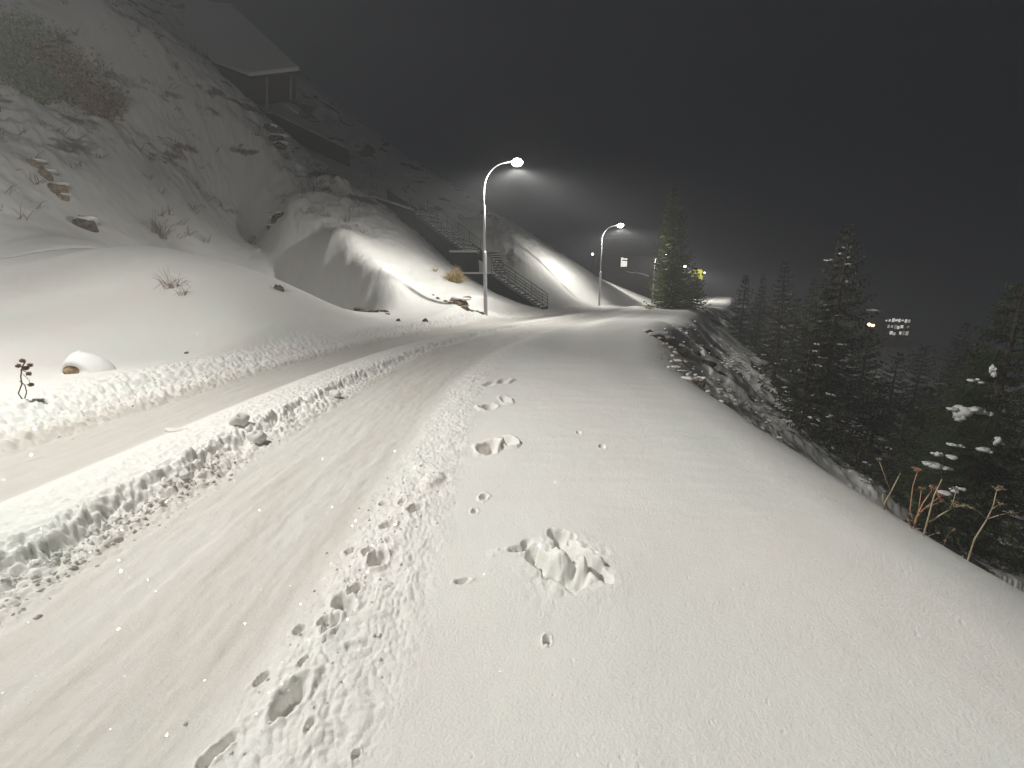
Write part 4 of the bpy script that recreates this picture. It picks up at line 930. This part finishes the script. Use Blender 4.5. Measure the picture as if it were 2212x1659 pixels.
# stump under its dome of snow
def snow_dome():
    x, y = gp(172, 805, .2); z = gzf(x, y)
    r = empty('snowy_stump', (x, y, z), .62, 'ochre stump peeping out under a smooth dome of snow at left', 'stump')
    b = MB(); n, m = 28, 14; vs = []; fs = []
    for j in range(m + 1):
        th = math.pi / 2 * j / m
        for k in range(n):
            a = 2 * math.pi * k / n; rx = .36 * (1 + .15 * math.cos(a)); f_ = math.sin(th) ** 1.1
            X = .07 + rx * f_ * math.cos(a); Y = .30 * f_ * math.sin(a); Z = .39 * math.cos(th) ** 1.2 * (1 - .05 * math.cos(a))
            hole = math.exp(-(((X + .06) / .15) ** 2 + ((Z - .06) / .13) ** 2) ** 2) * (Y < 0)
            Y += hole * .17
            vs.append((X, Y, Z - .03))
    for j in range(m):
        for k in range(n): fs.append((j * n + k, (j + 1) * n + k, (j + 1) * n + (k + 1) % n, j * n + (k + 1) % n))
    b.add(vs, fs); b.build('snow_cap', M['snow_cap'], r)
    s_ = MB(); craggy(s_, (-.05, -.07, .04), (.15, .13, .12), 3); s_.build('stump_wood', M['ochre_rock'], r, False)
snow_dome()
# loose chunks broken off the ridge between the ruts
def chunk(px, py, r3, label, seed):
    x, y = gp(px, py, -.02); z = gzf(x, y); o = MB(); o.blob((0, 0, r3[2] * .55), r3, seed, 12, 8, .35)
    ob = o.build('snow_chunk', M['snow_rough']); ob.location = (x, y, z); tag(ob, label, 'snow chunk', 'loose snow chunks beside the ridge')
for a in [(556, 952, (.10, .08, .07), 'largest loose snow chunk, beside the ridge between the ruts', 1), (520, 932, (.09, .09, .08), 'blocky snow chunk standing at the ridge edge behind the largest one', 2),
          (382, 940, (.14, .07, .015), 'flat snow plate lying on the brown icy rut', 3), (725, 858, (.09, .07, .06), 'snow chunk at the broken corner of the ridge', 4),
          (240, 1160, (.05, .05, .04), 'snow lump at the foot of the ridge, in the left third', 5), (402, 1040, (.045, .04, .03), 'snow lump under the ridge, right of the flat plate', 8)]: chunk(*a)
# crumbs of snow: uncountable
def crumbs():
    rg = random.Random(9); b = MB(); pts = []
    for k in range(2400):
        y = rg.uniform(1.2, 4) if k % 2 else 1.5 + 14 * rg.random() ** 1.6
        kind = rg.random(); cx = float(np.interp(y, CLs[:, 1], CLs[:, 0]))
        if kind < .5: o = .5 + abs(rg.gauss(0, .16))
        elif kind < .85: o = -2.15 + rg.gauss(0, .22)
        else: o = 2.55 + rg.gauss(0, .16)
        pts.append((cx + o, y, (.004 + .016 * rg.random() ** 2) * (.6 if kind >= .85 else 1)))
    P = np.array(pts); Z = terrain(P[:, 0], P[:, 1])[0]
    for k, (x, y, r_) in enumerate(pts): b.blob((x, y, Z[k] + r_ * .1), (r_, r_ * .85, r_ * .75), k, 6, 4, .35)
    o = b.build('snow_crumbs', M['snow_rough']); tag(o, 'crumbs of broken snow along the edges of the wheel ruts', 'snow', kind='stuff')
crumbs()
# brushwood on the right slope
def brush():
    rg = random.Random(21); b = MB(); s_ = MB(); n = 0
    while n < 900:
        px = rg.uniform(1400, 1700); py = rg.uniform(700, 1000); yy = rg.uniform(8, 26); x, y, z = at(px, py, yy)
        so, oo = road_so(np.array([x]), np.array([y])); oo = float(oo[0])
        if not 6.6 < oo < 10.5: n += .2; continue
        z = gz(x, y); d = Vector((rg.uniform(-1, 1), rg.uniform(-1, 1), rg.uniform(.3, 1))).normalized() * rg.uniform(.1, .4); p = Vector((x, y, z - .05))
        b.tube([p, p + d * .6 + Vector((0, 0, .03)), p + d], [.006, .005, .002], 4, False)
        if rg.random() < .3: s_.blob(tuple(p + d * .5 + Vector((0, 0, .05))), (rg.uniform(.04, .14), .05, .03), int(n), 6, 4, .3, rg.uniform(0, 3))
        n += 1
    o = b.build('brushwood', M['dry_stem']); tag(o, 'dead twigs and brush on the slope below the road edge', 'brushwood', kind='stuff')
    o2 = s_.build('brush_snow', M['snow_cap']); tag(o2, 'small clots of snow caught in the brush on the slope', 'snow', kind='stuff')
brush()

def hill_brush():
    rg = random.Random(77); b = MB(); P = []
    while len(P) < 420:
        x = rg.uniform(-36, -9); y = rg.uniform(17, 46)
        if float(fbm(np.array([x * .35]), np.array([y * .35]), 5, 2)[0]) < -.02: continue
        P.append((x, y))
    P = np.array(P); Z = terrain(P[:, 0], P[:, 1], False)[0]
    for (x, y), z in zip(P, Z):
        if z < 4.2: continue
        for k in range(rg.randint(3, 9)):
            a = rg.uniform(0, 6.28); e = rg.uniform(.2, 1.5); d = Vector((math.cos(a) * e, math.sin(a) * e, 1)).normalized() * rg.uniform(.2, .8); p = Vector((x + rg.uniform(-.2, .2), y + rg.uniform(-.2, .2), z - .1))
            b.tube([p, p + d * .6, p + d + Vector((rg.uniform(-.1, .1), rg.uniform(-.1, .1), -.05))], [.014, .01, .004], 4, False)
    o = b.build('hillside_brush', M['twig']); tag(o, 'thin bare brush poking through the snow of the upper left hillside', 'brushwood', kind='stuff')
hill_brush()

# ---------------------------------------------------------------- haze
hb = MB(); hb.box(-195, 195, -195, 205, float(TZ.min()) - 1, max(float(TZ.max()) + 3, 62)); hz_ = hb.build('haze', None, None, False); tag(hz_, 'thin night mist hanging over the whole road and hillside', 'haze', kind='stuff')
hm = bpy.data.materials.new('mist'); hm.use_nodes = True; t = hm.node_tree; t.nodes.clear(); ov = t.nodes.new('ShaderNodeOutputMaterial'); pv = t.nodes.new('ShaderNodeVolumePrincipled')
pv.inputs['Color'].default_value = (.93, .94, .95, 1); pv.inputs['Density'].default_value = HAZE; pv.inputs['Anisotropy'].default_value = 0.0
t.links.new(pv.outputs[0], ov.inputs['Volume']); hz_.data.materials.append(hm)
